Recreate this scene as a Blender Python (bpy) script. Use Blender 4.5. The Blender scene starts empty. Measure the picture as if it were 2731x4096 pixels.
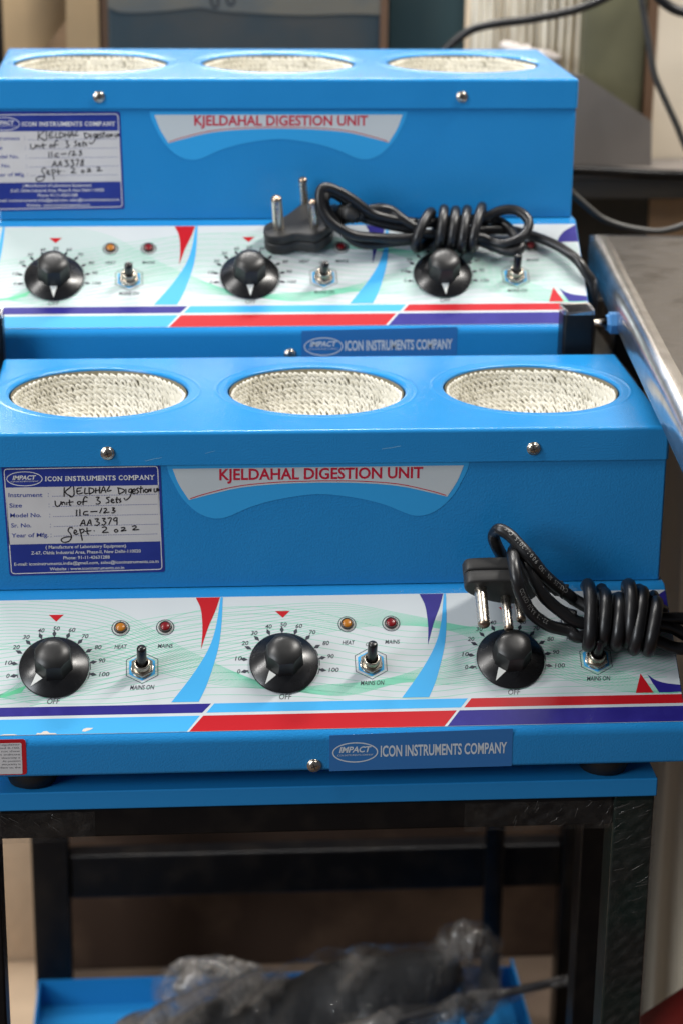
import bpy, bmesh, math, random
from mathutils import Vector, Matrix
from mathutils.geometry import tessellate_polygon
random.seed(7)
S = bpy.context.scene
R = math.radians
PI = math.pi
sin, cos = math.sin, math.cos

# ------------------------------------------------------------------ camera, world, lamps, exposure
# all lengths below are millimetres; (0,0,0) is the middle of the front edge of the near unit's lid, floor at -900
FLOOR = -900.0
def W(x, y, z):
    return Vector((x / 1000.0, y / 1000.0, (z - FLOOR) / 1000.0))

cam_d = bpy.data.cameras.new('camera')
cam = bpy.data.objects.new('camera', cam_d)
S.collection.objects.link(cam)
S.camera = cam
_y, _p, _r = R(4.5577), R(-19.0390), R(0.7145)
_f = Vector((sin(_y) * cos(_p), cos(_y) * cos(_p), sin(_p)))
_rt = Vector((cos(_y), -sin(_y), 0.0))
_up = _rt.cross(_f)
_rt2 = _rt * cos(_r) + _up * sin(_r)
_up2 = -_rt * sin(_r) + _up * cos(_r)
_m = Matrix((_rt2, _up2, -_f)).transposed().to_4x4()
_m.translation = W(-104.94, -1461.84, 443.91)
cam.matrix_world = _m
cam_d.sensor_fit = 'VERTICAL'
cam_d.sensor_height = 36.0
cam_d.lens = 36.0 * 8547.88 / 4096.0
cam_d.clip_start = 0.05
cam_d.clip_end = 60.0
cam_d.dof.use_dof = True
cam_d.dof.focus_distance = 1.50
cam_d.dof.aperture_fstop = 6.6

wd = bpy.data.worlds.new("World")
S.world = wd
wd.use_nodes = True
bg = wd.node_tree.nodes['Background']
bg.inputs[0].default_value = (0.80, 0.86, 1.0, 1)
bg.inputs[1].default_value = 0.10

def area(name, loc, target, sx, sy, power, col):
    ld = bpy.data.lights.new(name, 'AREA')
    ld.shape = 'RECTANGLE'; ld.size = sx; ld.size_y = sy; ld.energy = power; ld.color = col
    o = bpy.data.objects.new(name, ld)
    S.collection.objects.link(o)
    o.location = loc
    o.rotation_euler = (Vector(target) - Vector(loc)).to_track_quat('-Z', 'Y').to_euler()
    return o
area('ceiling_tube_or_fill', (-0.15, 0.95, 2.9), (0.0, 0.2, 0.9), 1.3, 0.15, 46, (1.0, 0.97, 0.93))
area('ceiling_tube_or_fill', (-1.55, -0.55, 2.8), (0.0, 0.0, 0.8), 0.15, 1.3, 34, (1.0, 0.98, 0.95))
area('ceiling_tube_or_fill', (1.3, 0.2, 2.8), (0.4, 1.3, 1.0), 1.3, 0.15, 60, (1.0, 0.96, 0.90))  # added fill aimed back to brighten the wall and things behind
area('window_light', (-2.3, -1.5, 1.75), (0.0, 0.1, 0.65), 1.2, 1.0, 46, (0.90, 0.95, 1.0))
area('back_glare_light', (-0.2, 1.64, 1.74), (0.0, 0.1, 0.95), 1.0, 0.16, 14, (1.0, 0.99, 0.97))  # added strip lamp at the back, puts glare and sparkle on the lids

S.view_settings.view_transform = 'Standard'
S.view_settings.look = 'None'
S.view_settings.exposure = 0.0
S.view_settings.gamma = 1.0

# ------------------------------------------------------------------ materials
MATS = {}
def mat(name, col, rough=0.5, metal=0.0, bump=None, var=None, coat=0.0, spec=0.5, trans=0.0, alpha=1.0, rvar=None, emit=None, sub=0.0):
    """bump=(scale, distance_mm, detail); var=(other colour, scale, lo, hi, detail); rvar=(rough2, scale)"""
    if name in MATS: return MATS[name]
    m = bpy.data.materials.new(name); m.use_nodes = True
    nt = m.node_tree; N = nt.nodes; L = nt.links
    b = N['Principled BSDF']
    b.inputs['Base Color'].default_value = (*col, 1)
    b.inputs['Roughness'].default_value = rough
    b.inputs['Metallic'].default_value = metal
    b.inputs['Coat Weight'].default_value = coat
    b.inputs['Coat Roughness'].default_value = 0.08
    b.inputs['Specular IOR Level'].default_value = spec
    b.inputs['Transmission Weight'].default_value = trans
    b.inputs['Alpha'].default_value = alpha
    tc = N.new('ShaderNodeTexCoord')
    def noise(scale, detail, stretch=None):
        n = N.new('ShaderNodeTexNoise')
        n.inputs['Scale'].default_value = scale; n.inputs['Detail'].default_value = detail
        if stretch:
            mp = N.new('ShaderNodeMapping'); mp.inputs['Scale'].default_value = stretch
            L.new(tc.outputs['Object'], mp.inputs[0]); L.new(mp.outputs[0], n.inputs['Vector'])
        else:
            L.new(tc.outputs['Object'], n.inputs['Vector'])
        return n
    if var:
        stretch = var[5] if len(var) > 5 else None
        n = noise(var[1], var[4], stretch)
        rp = N.new('ShaderNodeMapRange'); rp.inputs[1].default_value = var[2]; rp.inputs[2].default_value = var[3]
        mx = N.new('ShaderNodeMix'); mx.data_type = 'RGBA'
        mx.inputs[6].default_value = (*col, 1); mx.inputs[7].default_value = (*var[0], 1)
        L.new(n.outputs[0], rp.inputs[0]); L.new(rp.outputs[0], mx.inputs[0]); L.new(mx.outputs[2], b.inputs['Base Color'])
    if rvar:
        n = noise(rvar[1], 4)
        rp = N.new('ShaderNodeMapRange'); rp.inputs[1].default_value = 0.35; rp.inputs[2].default_value = 0.65
        rp.inputs[3].default_value = rough; rp.inputs[4].default_value = rvar[0]
        L.new(n.outputs[0], rp.inputs[0]); L.new(rp.outputs[0], b.inputs['Roughness'])
    if bump:
        n = noise(bump[0], bump[2], bump[3] if len(bump) > 3 else None)
        bp = N.new('ShaderNodeBump'); bp.inputs['Strength'].default_value = 1.0
        bp.inputs['Distance'].default_value = bump[1] / 1000.0
        L.new(n.outputs[0], bp.inputs['Height']); L.new(bp.outputs[0], b.inputs['Normal'])
    if emit:
        b.inputs['Emission Color'].default_value = (*emit[0], 1); b.inputs['Emission Strength'].default_value = emit[1]
    MATS[name] = m
    return m

BLUE = mat('blue_powder_coat', (0.016, 0.225, 0.545), 0.21, bump=(900, 0.16, 0.0), var=((0.019, 0.24, 0.57), 14, 0.35, 0.65, 5), spec=0.5)
BLUE_IN = mat('blue_thin_paint', (0.014, 0.235, 0.57), 0.42, bump=(700, 0.03, 1.0))
STK_W = mat('sticker_white', (0.56, 0.60, 0.62), 0.28, coat=0.15, var=((0.52, 0.565, 0.59), 9, 0.35, 0.65, 3), bump=(12, 0.02, 1.0), rvar=(0.34, 40))
STK_R = mat('sticker_red', (0.46, 0.008, 0.015), 0.28, coat=0.15, bump=(12, 0.02, 1.0))
STK_N = mat('sticker_navy', (0.022, 0.017, 0.20), 0.28, coat=0.15, bump=(12, 0.02, 1.0), var=((0.032, 0.027, 0.24), 60, 0.5, 0.75, 4))
STK_C = mat('sticker_cyan', (0.055, 0.38, 0.74), 0.28, coat=0.15, bump=(12, 0.02, 1.0))
STK_G = mat('sticker_green_line', (0.20, 0.56, 0.40), 0.3)
STK_G2 = mat('sticker_green_solid', (0.13, 0.55, 0.30), 0.3)
STK_K = mat('sticker_grey_print', (0.08, 0.085, 0.09), 0.4)
STK_D = mat('sticker_dark_print', (0.03, 0.035, 0.05), 0.4)
LBL_W = mat('label_white', (0.62, 0.60, 0.60), 0.35, var=((0.56, 0.54, 0.54), 25, 0.4, 0.7, 3))
LBL_B = mat('label_navy', (0.018, 0.035, 0.24), 0.32, var=((0.025, 0.045, 0.28), 40, 0.4, 0.7, 3))
LBL_T = mat('label_white_print', (0.68, 0.67, 0.66), 0.4)
LBL_I = mat('label_navy_print', (0.03, 0.05, 0.28), 0.4)
INK = mat('marker_ink', (0.015, 0.012, 0.014), 0.4)
TITLE_C = mat('title_film_cyan', (0.035, 0.35, 0.74), 0.20, coat=0.2, bump=(25, 0.05, 2.0))
TITLE_R = mat('title_red_print', (0.50, 0.012, 0.04), 0.35)
SIGN_B = mat('sign_film_blue', (0.032, 0.165, 0.44), 0.25, coat=0.2)
SIGN_T = mat('sign_silver_print', (0.62, 0.66, 0.70), 0.4)
BLK = mat('black_bakelite', (0.008, 0.008, 0.009), 0.22, spec=0.5, bump=(900, 0.008, 2.0), rvar=(0.32, 80))
BLK_CAP = mat('black_moulded_cap', (0.014, 0.014, 0.014), 0.34, bump=(500, 0.012, 2.0), rvar=(0.40, 120))
PTR = mat('pointer_white', (0.75, 0.76, 0.72), 0.35)
NICKEL = mat('nickel_plate', (0.60, 0.54, 0.46), 0.27, metal=1.0, bump=(400, 0.01, 2.0))
BRASS = mat('nickel_pin', (0.68, 0.62, 0.53), 0.24, metal=1.0, rvar=(0.4, 300))
TIP = mat('pin_tip_tarnish', (0.38, 0.29, 0.22), 0.35, metal=1.0)
RUB = mat('black_pvc_cable', (0.010, 0.010, 0.011), 0.30, bump=(300, 0.03, 2.0), rvar=(0.42, 90))
PLUG = mat('plug_plastic', (0.030, 0.029, 0.028), 0.50, bump=(1500, 0.02, 1.0))
FOOT = mat('rubber_foot', (0.010, 0.010, 0.010), 0.65)
CPRINT = mat('cable_print', (0.32, 0.32, 0.31), 0.5)
AMBER = mat('amber_lens', (0.42, 0.15, 0.012), 0.3, coat=0.1)
REDL = mat('red_lens', (0.19, 0.005, 0.008), 0.3, coat=0.1)
LRING = mat('lamp_ring', (0.045, 0.04, 0.038), 0.3)
LRIM = mat('lamp_rim', (0.60, 0.58, 0.55), 0.3)
YARN = mat('glass_fibre_yarn', (0.76, 0.735, 0.655), 0.62, bump=(1200, 0.12, 2.0), var=((0.62, 0.595, 0.51), 60, 0.35, 0.65, 2))
YBASE = mat('mantle_inner_cloth', (0.20, 0.18, 0.12), 0.8)
FRAME = mat('black_frame_paint', (0.004, 0.004, 0.005), 0.34, spec=0.28, bump=(60, 0.3, 3.0), var=((0.012, 0.010, 0.009), 40, 0.45, 0.7, 4))
FRAME_G = mat('dark_green_frame_paint', (0.002, 0.012, 0.010), 0.3, spec=0.3, bump=(90, 0.3, 3.0), var=((0.006, 0.008, 0.008), 14, 0.4, 0.6, 3))
STEEL = mat('galvanised_sheet', (0.155, 0.145, 0.142), 0.33, metal=0.95, var=((0.07, 0.06, 0.055), 20, 0.60, 0.72, 10), bump=(260, 0.03, 4.0, (0.25, 1, 1)), rvar=(0.40, 60))
STEEL_RIM = mat('galvanised_rim', (0.58, 0.57, 0.58), 0.25, metal=0.95, var=((0.40, 0.39, 0.40), 60, 0.4, 0.7, 6), bump=(60, 0.04, 5.0))
CREAM = mat('cream_wall', (0.70, 0.61, 0.48), 0.8, bump=(40, 0.4, 4.0), var=((0.64, 0.55, 0.43), 5, 0.3, 0.7, 3))
CURT = mat('cream_curtain_cloth', (0.80, 0.70, 0.54), 0.85, bump=(300, 0.2, 2.0))
BLIND = mat('cream_ribbed_cloth', (0.88, 0.82, 0.69), 0.8, var=((0.50, 0.43, 0.32), 60, 0.45, 0.68, 4, (1, 1, 0.12)))
SCRAP = mat('crumpled_white_paper', (0.62, 0.57, 0.54), 0.7)
OLIVE = mat('olive_painted_steel', (0.12, 0.115, 0.065), 0.5, var=((0.09, 0.087, 0.05), 10, 0.4, 0.6, 3))
GREYB = mat('grey_board', (0.16, 0.14, 0.125), 0.55, var=((0.12, 0.11, 0.10), 7, 0.35, 0.65, 3))
CAB = mat('blue_grey_steel', (0.075, 0.075, 0.069), 0.42, metal=0.3, var=((0.045, 0.062, 0.070), 9, 0.4, 0.62, 3), bump=(12, 1.0, 3.0))
TEAL = mat('dark_teal_steel', (0.020, 0.042, 0.048), 0.4, var=((0.035, 0.055, 0.058), 8, 0.4, 0.7, 3))
TORN = mat('torn_beige_film', (0.135, 0.125, 0.10), 0.35, var=((0.10, 0.105, 0.10), 16, 0.45, 0.6, 5), bump=(30, 0.6, 4.0))
RUSTED = mat('brown_edge_strip', (0.12, 0.065, 0.035), 0.6)
CARTON = mat('tan_carton_board', (0.48, 0.34, 0.19), 0.8, var=((0.42, 0.30, 0.17), 12, 0.35, 0.65, 3))
CARTON_D = mat('brown_carton_and_shadow', (0.30, 0.19, 0.105), 0.8)
CRATE = mat('brown_crate_board', (0.036, 0.018, 0.010), 0.75, var=((0.12, 0.075, 0.048), 7, 0.50, 0.75, 5), bump=(30, 0.5, 4.0))
TANB = mat('sandy_tan_board', (0.74, 0.56, 0.39), 0.85, var=((0.60, 0.45, 0.31), 9, 0.35, 0.65, 6), bump=(60, 1.0, 4.0))
FLOORM = mat('dusty_floor', (0.13, 0.09, 0.06), 0.85, var=((0.09, 0.06, 0.042), 9, 0.35, 0.65, 6), bump=(60, 1.0, 4.0))
CHIP = mat('flaked_print', (0.62, 0.56, 0.50), 0.6)
SCR = mat('scratched_paint', (0.22, 0.45, 0.62), 0.5)
DARKB = mat('dark_bench_panel', (0.030, 0.028, 0.026), 0.5)
REDB = mat('red_moulding', (0.22, 0.012, 0.010), 0.35)
BOLTB = mat('blue_bolt_paint', (0.05, 0.20, 0.45), 0.5)

def film(name, alpha, col=(0.55, 0.52, 0.50), rough=0.16, bscale=45, bd=2.0):
    if name in MATS: return MATS[name]
    m = bpy.data.materials.new(name); m.use_nodes = True
    nt = m.node_tree; N = nt.nodes; L = nt.links
    b = N['Principled BSDF']; out = N['Material Output']
    b.inputs['Base Color'].default_value = (*col, 1); b.inputs['Roughness'].default_value = rough
    b.inputs['Coat Weight'].default_value = 1.0; b.inputs['Coat Roughness'].default_value = 0.06
    t = N.new('ShaderNodeBsdfTransparent'); mx = N.new('ShaderNodeMixShader')
    tc = N.new('ShaderNodeTexCoord')
    n = N.new('ShaderNodeTexNoise'); n.inputs['Scale'].default_value = bscale; n.inputs['Detail'].default_value = 5
    L.new(tc.outputs['Object'], n.inputs['Vector'])
    rp = N.new('ShaderNodeMapRange'); rp.inputs[1].default_value = 0.35; rp.inputs[2].default_value = 0.7
    rp.inputs[3].default_value = alpha * 0.45; rp.inputs[4].default_value = min(1.0, alpha * 1.5)
    L.new(n.outputs[0], rp.inputs[0]); L.new(rp.outputs[0], mx.inputs[0])
    L.new(t.outputs[0], mx.inputs[1]); L.new(b.outputs[0], mx.inputs[2]); L.new(mx.outputs[0], out.inputs['Surface'])
    bp = N.new('ShaderNodeBump'); bp.inputs['Strength'].default_value = 1.0; bp.inputs['Distance'].default_value = bd / 1000
    L.new(n.outputs[0], bp.inputs['Height']); L.new(bp.outputs[0], b.inputs['Normal'])
    MATS[name] = m
    return m
FILM = film('stretch_film', 0.10, (0.13, 0.12, 0.11), 0.2, 130, 0.8)
CREASE = mat('film_crease', (0.07, 0.065, 0.06), 0.15, coat=1.0)
FILM2 = film('cloudy_plastic_film', 0.55, (0.27, 0.245, 0.22), 0.16, 28, 5.0)
_n = FILM2.node_tree.nodes
for q in _n:
    if q.type == 'MAP_RANGE': q.inputs[1].default_value = 0.43; q.inputs[2].default_value = 0.55; q.inputs[3].default_value = 0.12; q.inputs[4].default_value = 0.85
    if q.type == 'TEX_NOISE': q.inputs['Scale'].default_value = 13; q.inputs['Detail'].default_value = 3
_b = [q for q in _n if q.type == 'BUMP'][0]
_t = _n.new('ShaderNodeTexNoise'); _t.inputs['Scale'].default_value = 55; _t.inputs['Detail'].default_value = 4; _t.inputs['Distortion'].default_value = 1.5
_mp = _n.new('ShaderNodeMapping'); _mp.inputs['Rotation'].default_value = (0.3, 0.5, 0.4); _mp.inputs['Scale'].default_value = (1.6, 0.7, 0.35)
FILM2.node_tree.links.new([q for q in _n if q.type == 'TEX_COORD'][0].outputs['Object'], _mp.inputs[0])
FILM2.node_tree.links.new(_mp.outputs[0], _t.inputs['Vector'])
FILM2.node_tree.links.new(_t.outputs[0], _b.inputs['Height'])

# ------------------------------------------------------------------ mesh building
class MB:
    """collects geometry in millimetres; build() links it as ONE mesh object"""
    def __init__(self): self.v = []; self.f = []; self.m = []; self.mats = []; self.sm = []
    def mi(self, m):
        if m not in self.mats: self.mats.append(m)
        return self.mats.index(m)
    def add(self, vs, fs, m, smooth=False):
        o = len(self.v); k = self.mi(m)
        self.v += [tuple(p) for p in vs]
        for f in fs:
            self.f.append(tuple(i + o for i in f)); self.m.append(k); self.sm.append(smooth)
        return self
    def bm(self, b, m, smooth=False, fn=None):
        b.verts.ensure_lookup_table(); b.verts.index_update()
        vs = [fn(*v.co) if fn else tuple(v.co) for v in b.verts]
        fs = [tuple(v.index for v in f.verts) for f in b.faces]
        b.free()
        return self.add(vs, fs, m, smooth)
    def box(self, x0, x1, y0, y1, z0, z1, m, r=0.0, seg=2, fn=None):
        b = bmesh.new()
        bmesh.ops.create_cube(b, size=1.0)
        for v in b.verts:
            v.co = Vector(((x0 + x1) / 2 + v.co.x * (x1 - x0), (y0 + y1) / 2 + v.co.y * (y1 - y0), (z0 + z1) / 2 + v.co.z * (z1 - z0)))
        if r > 0: bmesh.ops.bevel(b, geom=b.edges[:], offset=r, segments=seg, profile=0.5, affect='EDGES')
        return self.bm(b, m, r > 0 and seg > 1, fn)
    def lathe(self, prof, m, fn=None, n=48, smooth=True, closed_top=True):
        """prof: list of (r, h) ; fn maps (a,b,h)"""
        vs = []; fs = []
        for r, h in prof:
            for i in range(n):
                t = 2 * PI * i / n; vs.append((r * cos(t), r * sin(t), h))
        for j in range(len(prof) - 1):
            for i in range(n):
                a = j * n + i; b = j * n + (i + 1) % n
                fs.append((a, b, b + n, a + n))
        if closed_top: fs.append(tuple((len(prof) - 1) * n + i for i in range(n)))
        if fn: vs = [fn(*p) for p in vs]
        return self.add(vs, fs, m, smooth)
    def tube(self, pts, r, m, n=14, cap=True, sub=6, smooth=True, fn=None):
        P = spline(pts, sub) if sub > 1 else [Vector(p) for p in pts]
        rr = r if callable(r) else (lambda t: r)
        vs = []; fs = []
        T = (P[1] - P[0]).normalized()
        nrm = T.orthogonal().normalized()
        L_ = len(P)
        for k, p in enumerate(P):
            t = (P[min(k + 1, L_ - 1)] - P[max(k - 1, 0)]).normalized()
            q = T.rotation_difference(t); nrm = (q @ nrm).normalized(); T = t
            bn = t.cross(nrm)
            ra = rr(k / (L_ - 1))
            for i in range(n):
                a = 2 * PI * i / n
                vs.append(tuple(p + (nrm * cos(a) + bn * sin(a)) * ra))
        for k in range(L_ - 1):
            for i in range(n):
                a = k * n + i; b = k * n + (i + 1) % n
                fs.append((a, b, b + n, a + n))
        if cap:
            fs.append(tuple(range(n))[::-1]); fs.append(tuple((L_ - 1) * n + i for i in range(n)))
        if fn: vs = [fn(*p) for p in vs]
        return self.add(vs, fs, m, smooth)
    def poly(self, pts, fn, m, h=0.0):
        """flat polygon, possibly concave, pts 2D, fn maps (a,b,h)"""
        tri = tessellate_polygon([[Vector((p[0], p[1], 0)) for p in pts]])
        return self.add([fn(p[0], p[1], h) for p in pts], [tuple(t) for t in tri], m)
    def slab(self, pts, fn, m, h0, h1, smooth=False):
        """extruded outline: cap faces and side walls"""
        n = len(pts)
        tri = tessellate_polygon([[Vector((p[0], p[1], 0)) for p in pts]])
        vs = [fn(p[0], p[1], h0) for p in pts] + [fn(p[0], p[1], h1) for p in pts]
        self.add(vs, [tuple(t) for t in tri] + [tuple(i + n for i in t) for t in tri], m)
        self.add(vs, [(i, (i + 1) % n, n + (i + 1) % n, n + i) for i in range(n)], m, smooth)
        return self
    def stroke(self, pts, w, fn, m, h=0.0, closed=False):
        """flat ribbon of width w along 2D points"""
        P = [Vector((p[0], p[1])) for p in pts]
        if closed: P.append(P[0])
        vs = []; fs = []
        for k, p in enumerate(P):
            if closed and k in (0, len(P) - 1): t = (P[1] - P[-2])
            else: t = P[min(k + 1, len(P) - 1)] - P[max(k - 1, 0)]
            if t.length < 1e-9: t = Vector((1, 0))
            t.normalize(); nn = Vector((-t.y, t.x)) * (w / 2)
            a = p + nn; b = p - nn
            vs += [fn(a.x, a.y, h), fn(b.x, b.y, h)]
        for k in range(len(P) - 1): fs.append((2 * k, 2 * k + 1, 2 * k + 3, 2 * k + 2))
        return self.add(vs, fs, m)
    def text(self, s, x0, y0, x1, y1, cap, fn, m, h=0.0, shear=0.0, bold=0.0, up=None):
        """lettering from (x0,y0) to (x1,y1) on the baseline, capital height cap (2D units of fn)"""
        g, fs, wg, hg = glyphs(s, bold)
        dx, dy = x1 - x0, y1 - y0
        L_ = math.hypot(dx, dy)
        ux, uy = (up if up else (-dy / L_, dx / L_))
        vs = []
        for gx, gy in g:
            a = gx / wg; b = gy / hg * cap
            a2 = a * L_ + shear * b
            vs.append(fn(x0 + dx / L_ * a2 + ux * b, y0 + dy / L_ * a2 + uy * b, h))
        return self.add(vs, fs, m)
    def build(self, name, parent=None, org=(0, 0, 0), label=None, kind=None, wn=False):
        key = None
        me = bpy.data.meshes.new(name)
        me.from_pydata([((x - org[0]) / 1000, (y - org[1]) / 1000, (z - org[2]) / 1000) for x, y, z in self.v], [], self.f)
        for m in self.mats: me.materials.append(m)
        me.polygons.foreach_set('material_index', self.m)
        me.polygons.foreach_set('use_smooth', self.sm)
        me.update()
        b = bmesh.new(); b.from_mesh(me); bmesh.ops.remove_doubles(b, verts=b.verts, dist=1e-6)
        bmesh.ops.recalc_face_normals(b, faces=b.faces); b.to_mesh(me); b.free()
        return link(name, me, parent, label, kind)

FLATTEN = ('lid', 'base_housing', 'body', 'top_panel', 'leg', 'front_rail', 'rear_rail', 'shaft')
def link(name, me, parent=None, label=None, kind=None):
    o = bpy.data.objects.new(name, me)
    if name in FLATTEN:
        md = o.modifiers.new('weighted_normal', 'WEIGHTED_NORMAL'); md.weight = 100; md.keep_sharp = False
    S.collection.objects.link(o)
    if parent: o.parent = parent
    if label: o['label'] = label
    if kind: o['kind'] = kind
    return o

def spline(pts, sub):
    P = [Vector(p) for p in pts]
    out = []
    for i in range(len(P) - 1):
        p0 = P[i - 1] if i > 0 else P[i] * 2 - P[i + 1]
        p1, p2 = P[i], P[i + 1]
        p3 = P[i + 2] if i + 2 < len(P) else P[i + 1] * 2 - P[i]
        for k in range(sub):
            t = k / sub
            out.append(0.5 * ((2 * p1) + (-p0 + p2) * t + (2 * p0 - 5 * p1 + 4 * p2 - p3) * t * t + (-p0 + 3 * p1 - 3 * p2 + p3) * t ** 3))
    out.append(P[-1])
    return out

_G = {}
def glyphs(s, bold=0.0):
    if (s, bold) in _G: return _G[(s, bold)]
    def run(txt):
        cu = bpy.data.curves.new('lettering', 'FONT'); cu.body = txt; cu.resolution_u = 3; cu.offset = bold
        o = bpy.data.objects.new('lettering', cu); S.collection.objects.link(o)
        me = o.evaluated_get(bpy.context.evaluated_depsgraph_get()).to_mesh()
        vs = [(v.co.x, v.co.y) for v in me.vertices]; fs = [tuple(p.vertices) for p in me.polygons]
        bpy.data.objects.remove(o); bpy.data.curves.remove(cu)
        return vs, fs
    if 'cap' not in _G:
        _G['cap'] = max(p[1] for p in run('H')[0])
    vs, fs = run(s)
    x0 = min(p[0] for p in vs); x1 = max(p[0] for p in vs)
    r = ([(p[0] - x0, p[1]) for p in vs], fs, x1 - x0, _G['cap'])
    _G[(s, bold)] = r
    return r

def thing(name, label, cat, org, group=None, rotz=0.0, parent_xf=None):
    """Empty at the thing's base; org in world mm"""
    o = bpy.data.objects.new(name, None)
    S.collection.objects.link(o)
    o.empty_display_size = 0.05
    o.location = W(*org); o.rotation_euler = (0, 0, rotz)
    o['label'] = label; o['category'] = cat
    if group: o['group'] = group
    return o
def tag(o, label, cat, group=None):
    o['label'] = label; o['category'] = cat
    if group: o['group'] = group
    return o

def rrect(x0, x1, y0, y1, r, n=5):
    P = []
    for cx, cy, a0 in ((x1 - r, y1 - r, 0), (x0 + r, y1 - r, 90), (x0 + r, y0 + r, 180), (x1 - r, y0 + r, 270)):
        for i in range(n + 1):
            a = R(a0 + 90 * i / n); P.append((cx + r * cos(a), cy + r * sin(a)))
    return P
def smooth2(pts, sub=5):
    return [(p.x, p.y) for p in spline([(a, b, 0) for a, b in pts], sub)]

# ------------------------------------------------------------------ the digestion unit (unit millimetres, origin as above, base of the feet at z=-235)
XL0, XL1, DL, HL = -244.0, 250.5, 206.3, 25.0
HX = (-165.0, 0.0, 165.0); HY = 108.1; RH = 67.4
YB = 1.8; UB = -235.0
PA = R(37.4375)
def PF(x, u, h=0.0):      # sloping control panel: x across, u down the slope, h above it
    return (x, -8.464 - u * cos(PA) - h * sin(PA), -123.4 - u * sin(PA) + h * cos(PA))
def FF(x, z, h=0.0): return (x, YB - h, z)                  # front face of the body
def BF(x, z, h=0.0): return (x, -99.713 - h, z)             # front face of the base
def NP(a, b, h=0.0):                                        # name plate, in its own drawing units
    return (-232.2395 + 0.0790412 * a - 0.0033853 * b + 1.4149e-6 * a * b, YB - h, -12.34215 - 0.00093174 * a - 0.0848729 * b - 3.798e-7 * a * b)
ORG = (0, 0, UB)
CACHE = {}
def piece(key, name, parent, make, org=ORG, label=None, kind=None):
    """a part; its mesh is built once and shared between both units"""
    if key and key in CACHE:
        return link(name, CACHE[key], parent, label, kind)
    o = make().build(name, parent, org, label, kind)
    if key: CACHE[key] = o.data
    return o

def make_lid():
    mb = MB(); N = 96; rb = 3.0
    xs = [XL0 + rb, -82.5, 82.5, XL1 - rb]
    prof = [(RH + 0.2, -3.2), (RH, -2.0), (RH + 0.5, -0.9), (RH + 1.6, -0.2), (RH + 3.0, 0), (RH + 6.5, 0.0), (RH + 7.6, 0.05), (RH + 8.4, 0.30), (RH + 9.2, 0.34), (RH + 10.0, 0.10), (RH + 11.0, 0.0)]
    for c in range(3):
        x0, x1, y0, y1 = xs[c], xs[c + 1], rb, DL - rb
        cx, cy = HX[c], HY
        ang = [2 * PI * i / N for i in range(N)]
        for px, py in ((x0, y0), (x1, y0), (x1, y1), (x0, y1)): ang.append(math.atan2(py - cy, px - cx) % (2 * PI))
        ang = sorted(set(round(a, 6) for a in ang)); n = len(ang)
        vs = []
        for r, h in prof:
            for a in ang: vs.append((cx + r * cos(a), cy + r * sin(a), h))
        for a in ang:
            ts = []
            if cos(a) > 1e-9: ts.append((x1 - cx) / cos(a))
            if cos(a) < -1e-9: ts.append((x0 - cx) / cos(a))
            if sin(a) > 1e-9: ts.append((y1 - cy) / sin(a))
            if sin(a) < -1e-9: ts.append((y0 - cy) / sin(a))
            t = min(ts); vs.append((cx + t * cos(a), cy + t * sin(a), 0))
        k = len(prof) + 1
        fs = [(j * n + i, j * n + (i + 1) % n, (j + 1) * n + (i + 1) % n, (j + 1) * n + i) for j in range(k - 1) for i in range(n)]
        mb.add(vs, fs, BLUE, True)
    # bend and skirt
    loops = []
    for i in range(6):
        a = R(90 * i / 5); ins = rb - rb * sin(a); z = -rb + rb * cos(a)
        loops.append((rrect(XL0 + ins, XL1 - ins, ins, DL - ins, max(0.02, 3.2 * (i / 5)), 5), z))
    loops.append((rrect(XL0, XL1, 0, DL, 3.2, 5), -HL))
    loops.append((rrect(XL0 + 1.2, XL1 - 1.2, 1.2, DL - 1.2, 2.2, 5), -HL))
    loops.append((rrect(XL0 + 1.2, XL1 - 1.2, 1.2, DL - 1.2, 2.2, 5), -HL + 8))
    n = len(loops[0][0]); vs = []
    for P, z in loops: vs += [(p[0], p[1], z) for p in P]
    fs = [(j * n + i, j * n + (i + 1) % n, (j + 1) * n + (i + 1) % n, (j + 1) * n + i) for j in range(len(loops) - 1) for i in range(n)]
    mb.add(vs, fs, BLUE, True)
    return mb

def make_body():
    mb = MB()
    P = rrect(XL0 + 2.0, 249.4, YB, DL - 2.0, 2.0, 4); n = len(P)
    vs = [(p[0], p[1], -14.0) for p in P] + [(p[0], p[1], -119.1) for p in P]
    mb.add(vs, [(i, (i + 1) % n, n + (i + 1) % n, n + i) for i in range(n)], BLUE, True)
    mb.add([(XL0 + 4, 4, -119.1), (247, 4, -119.1), (247, DL - 4, -119.1), (XL0 + 4, DL - 4, -119.1)], [(0, 1, 2, 3)], BLUE)
    return mb

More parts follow.
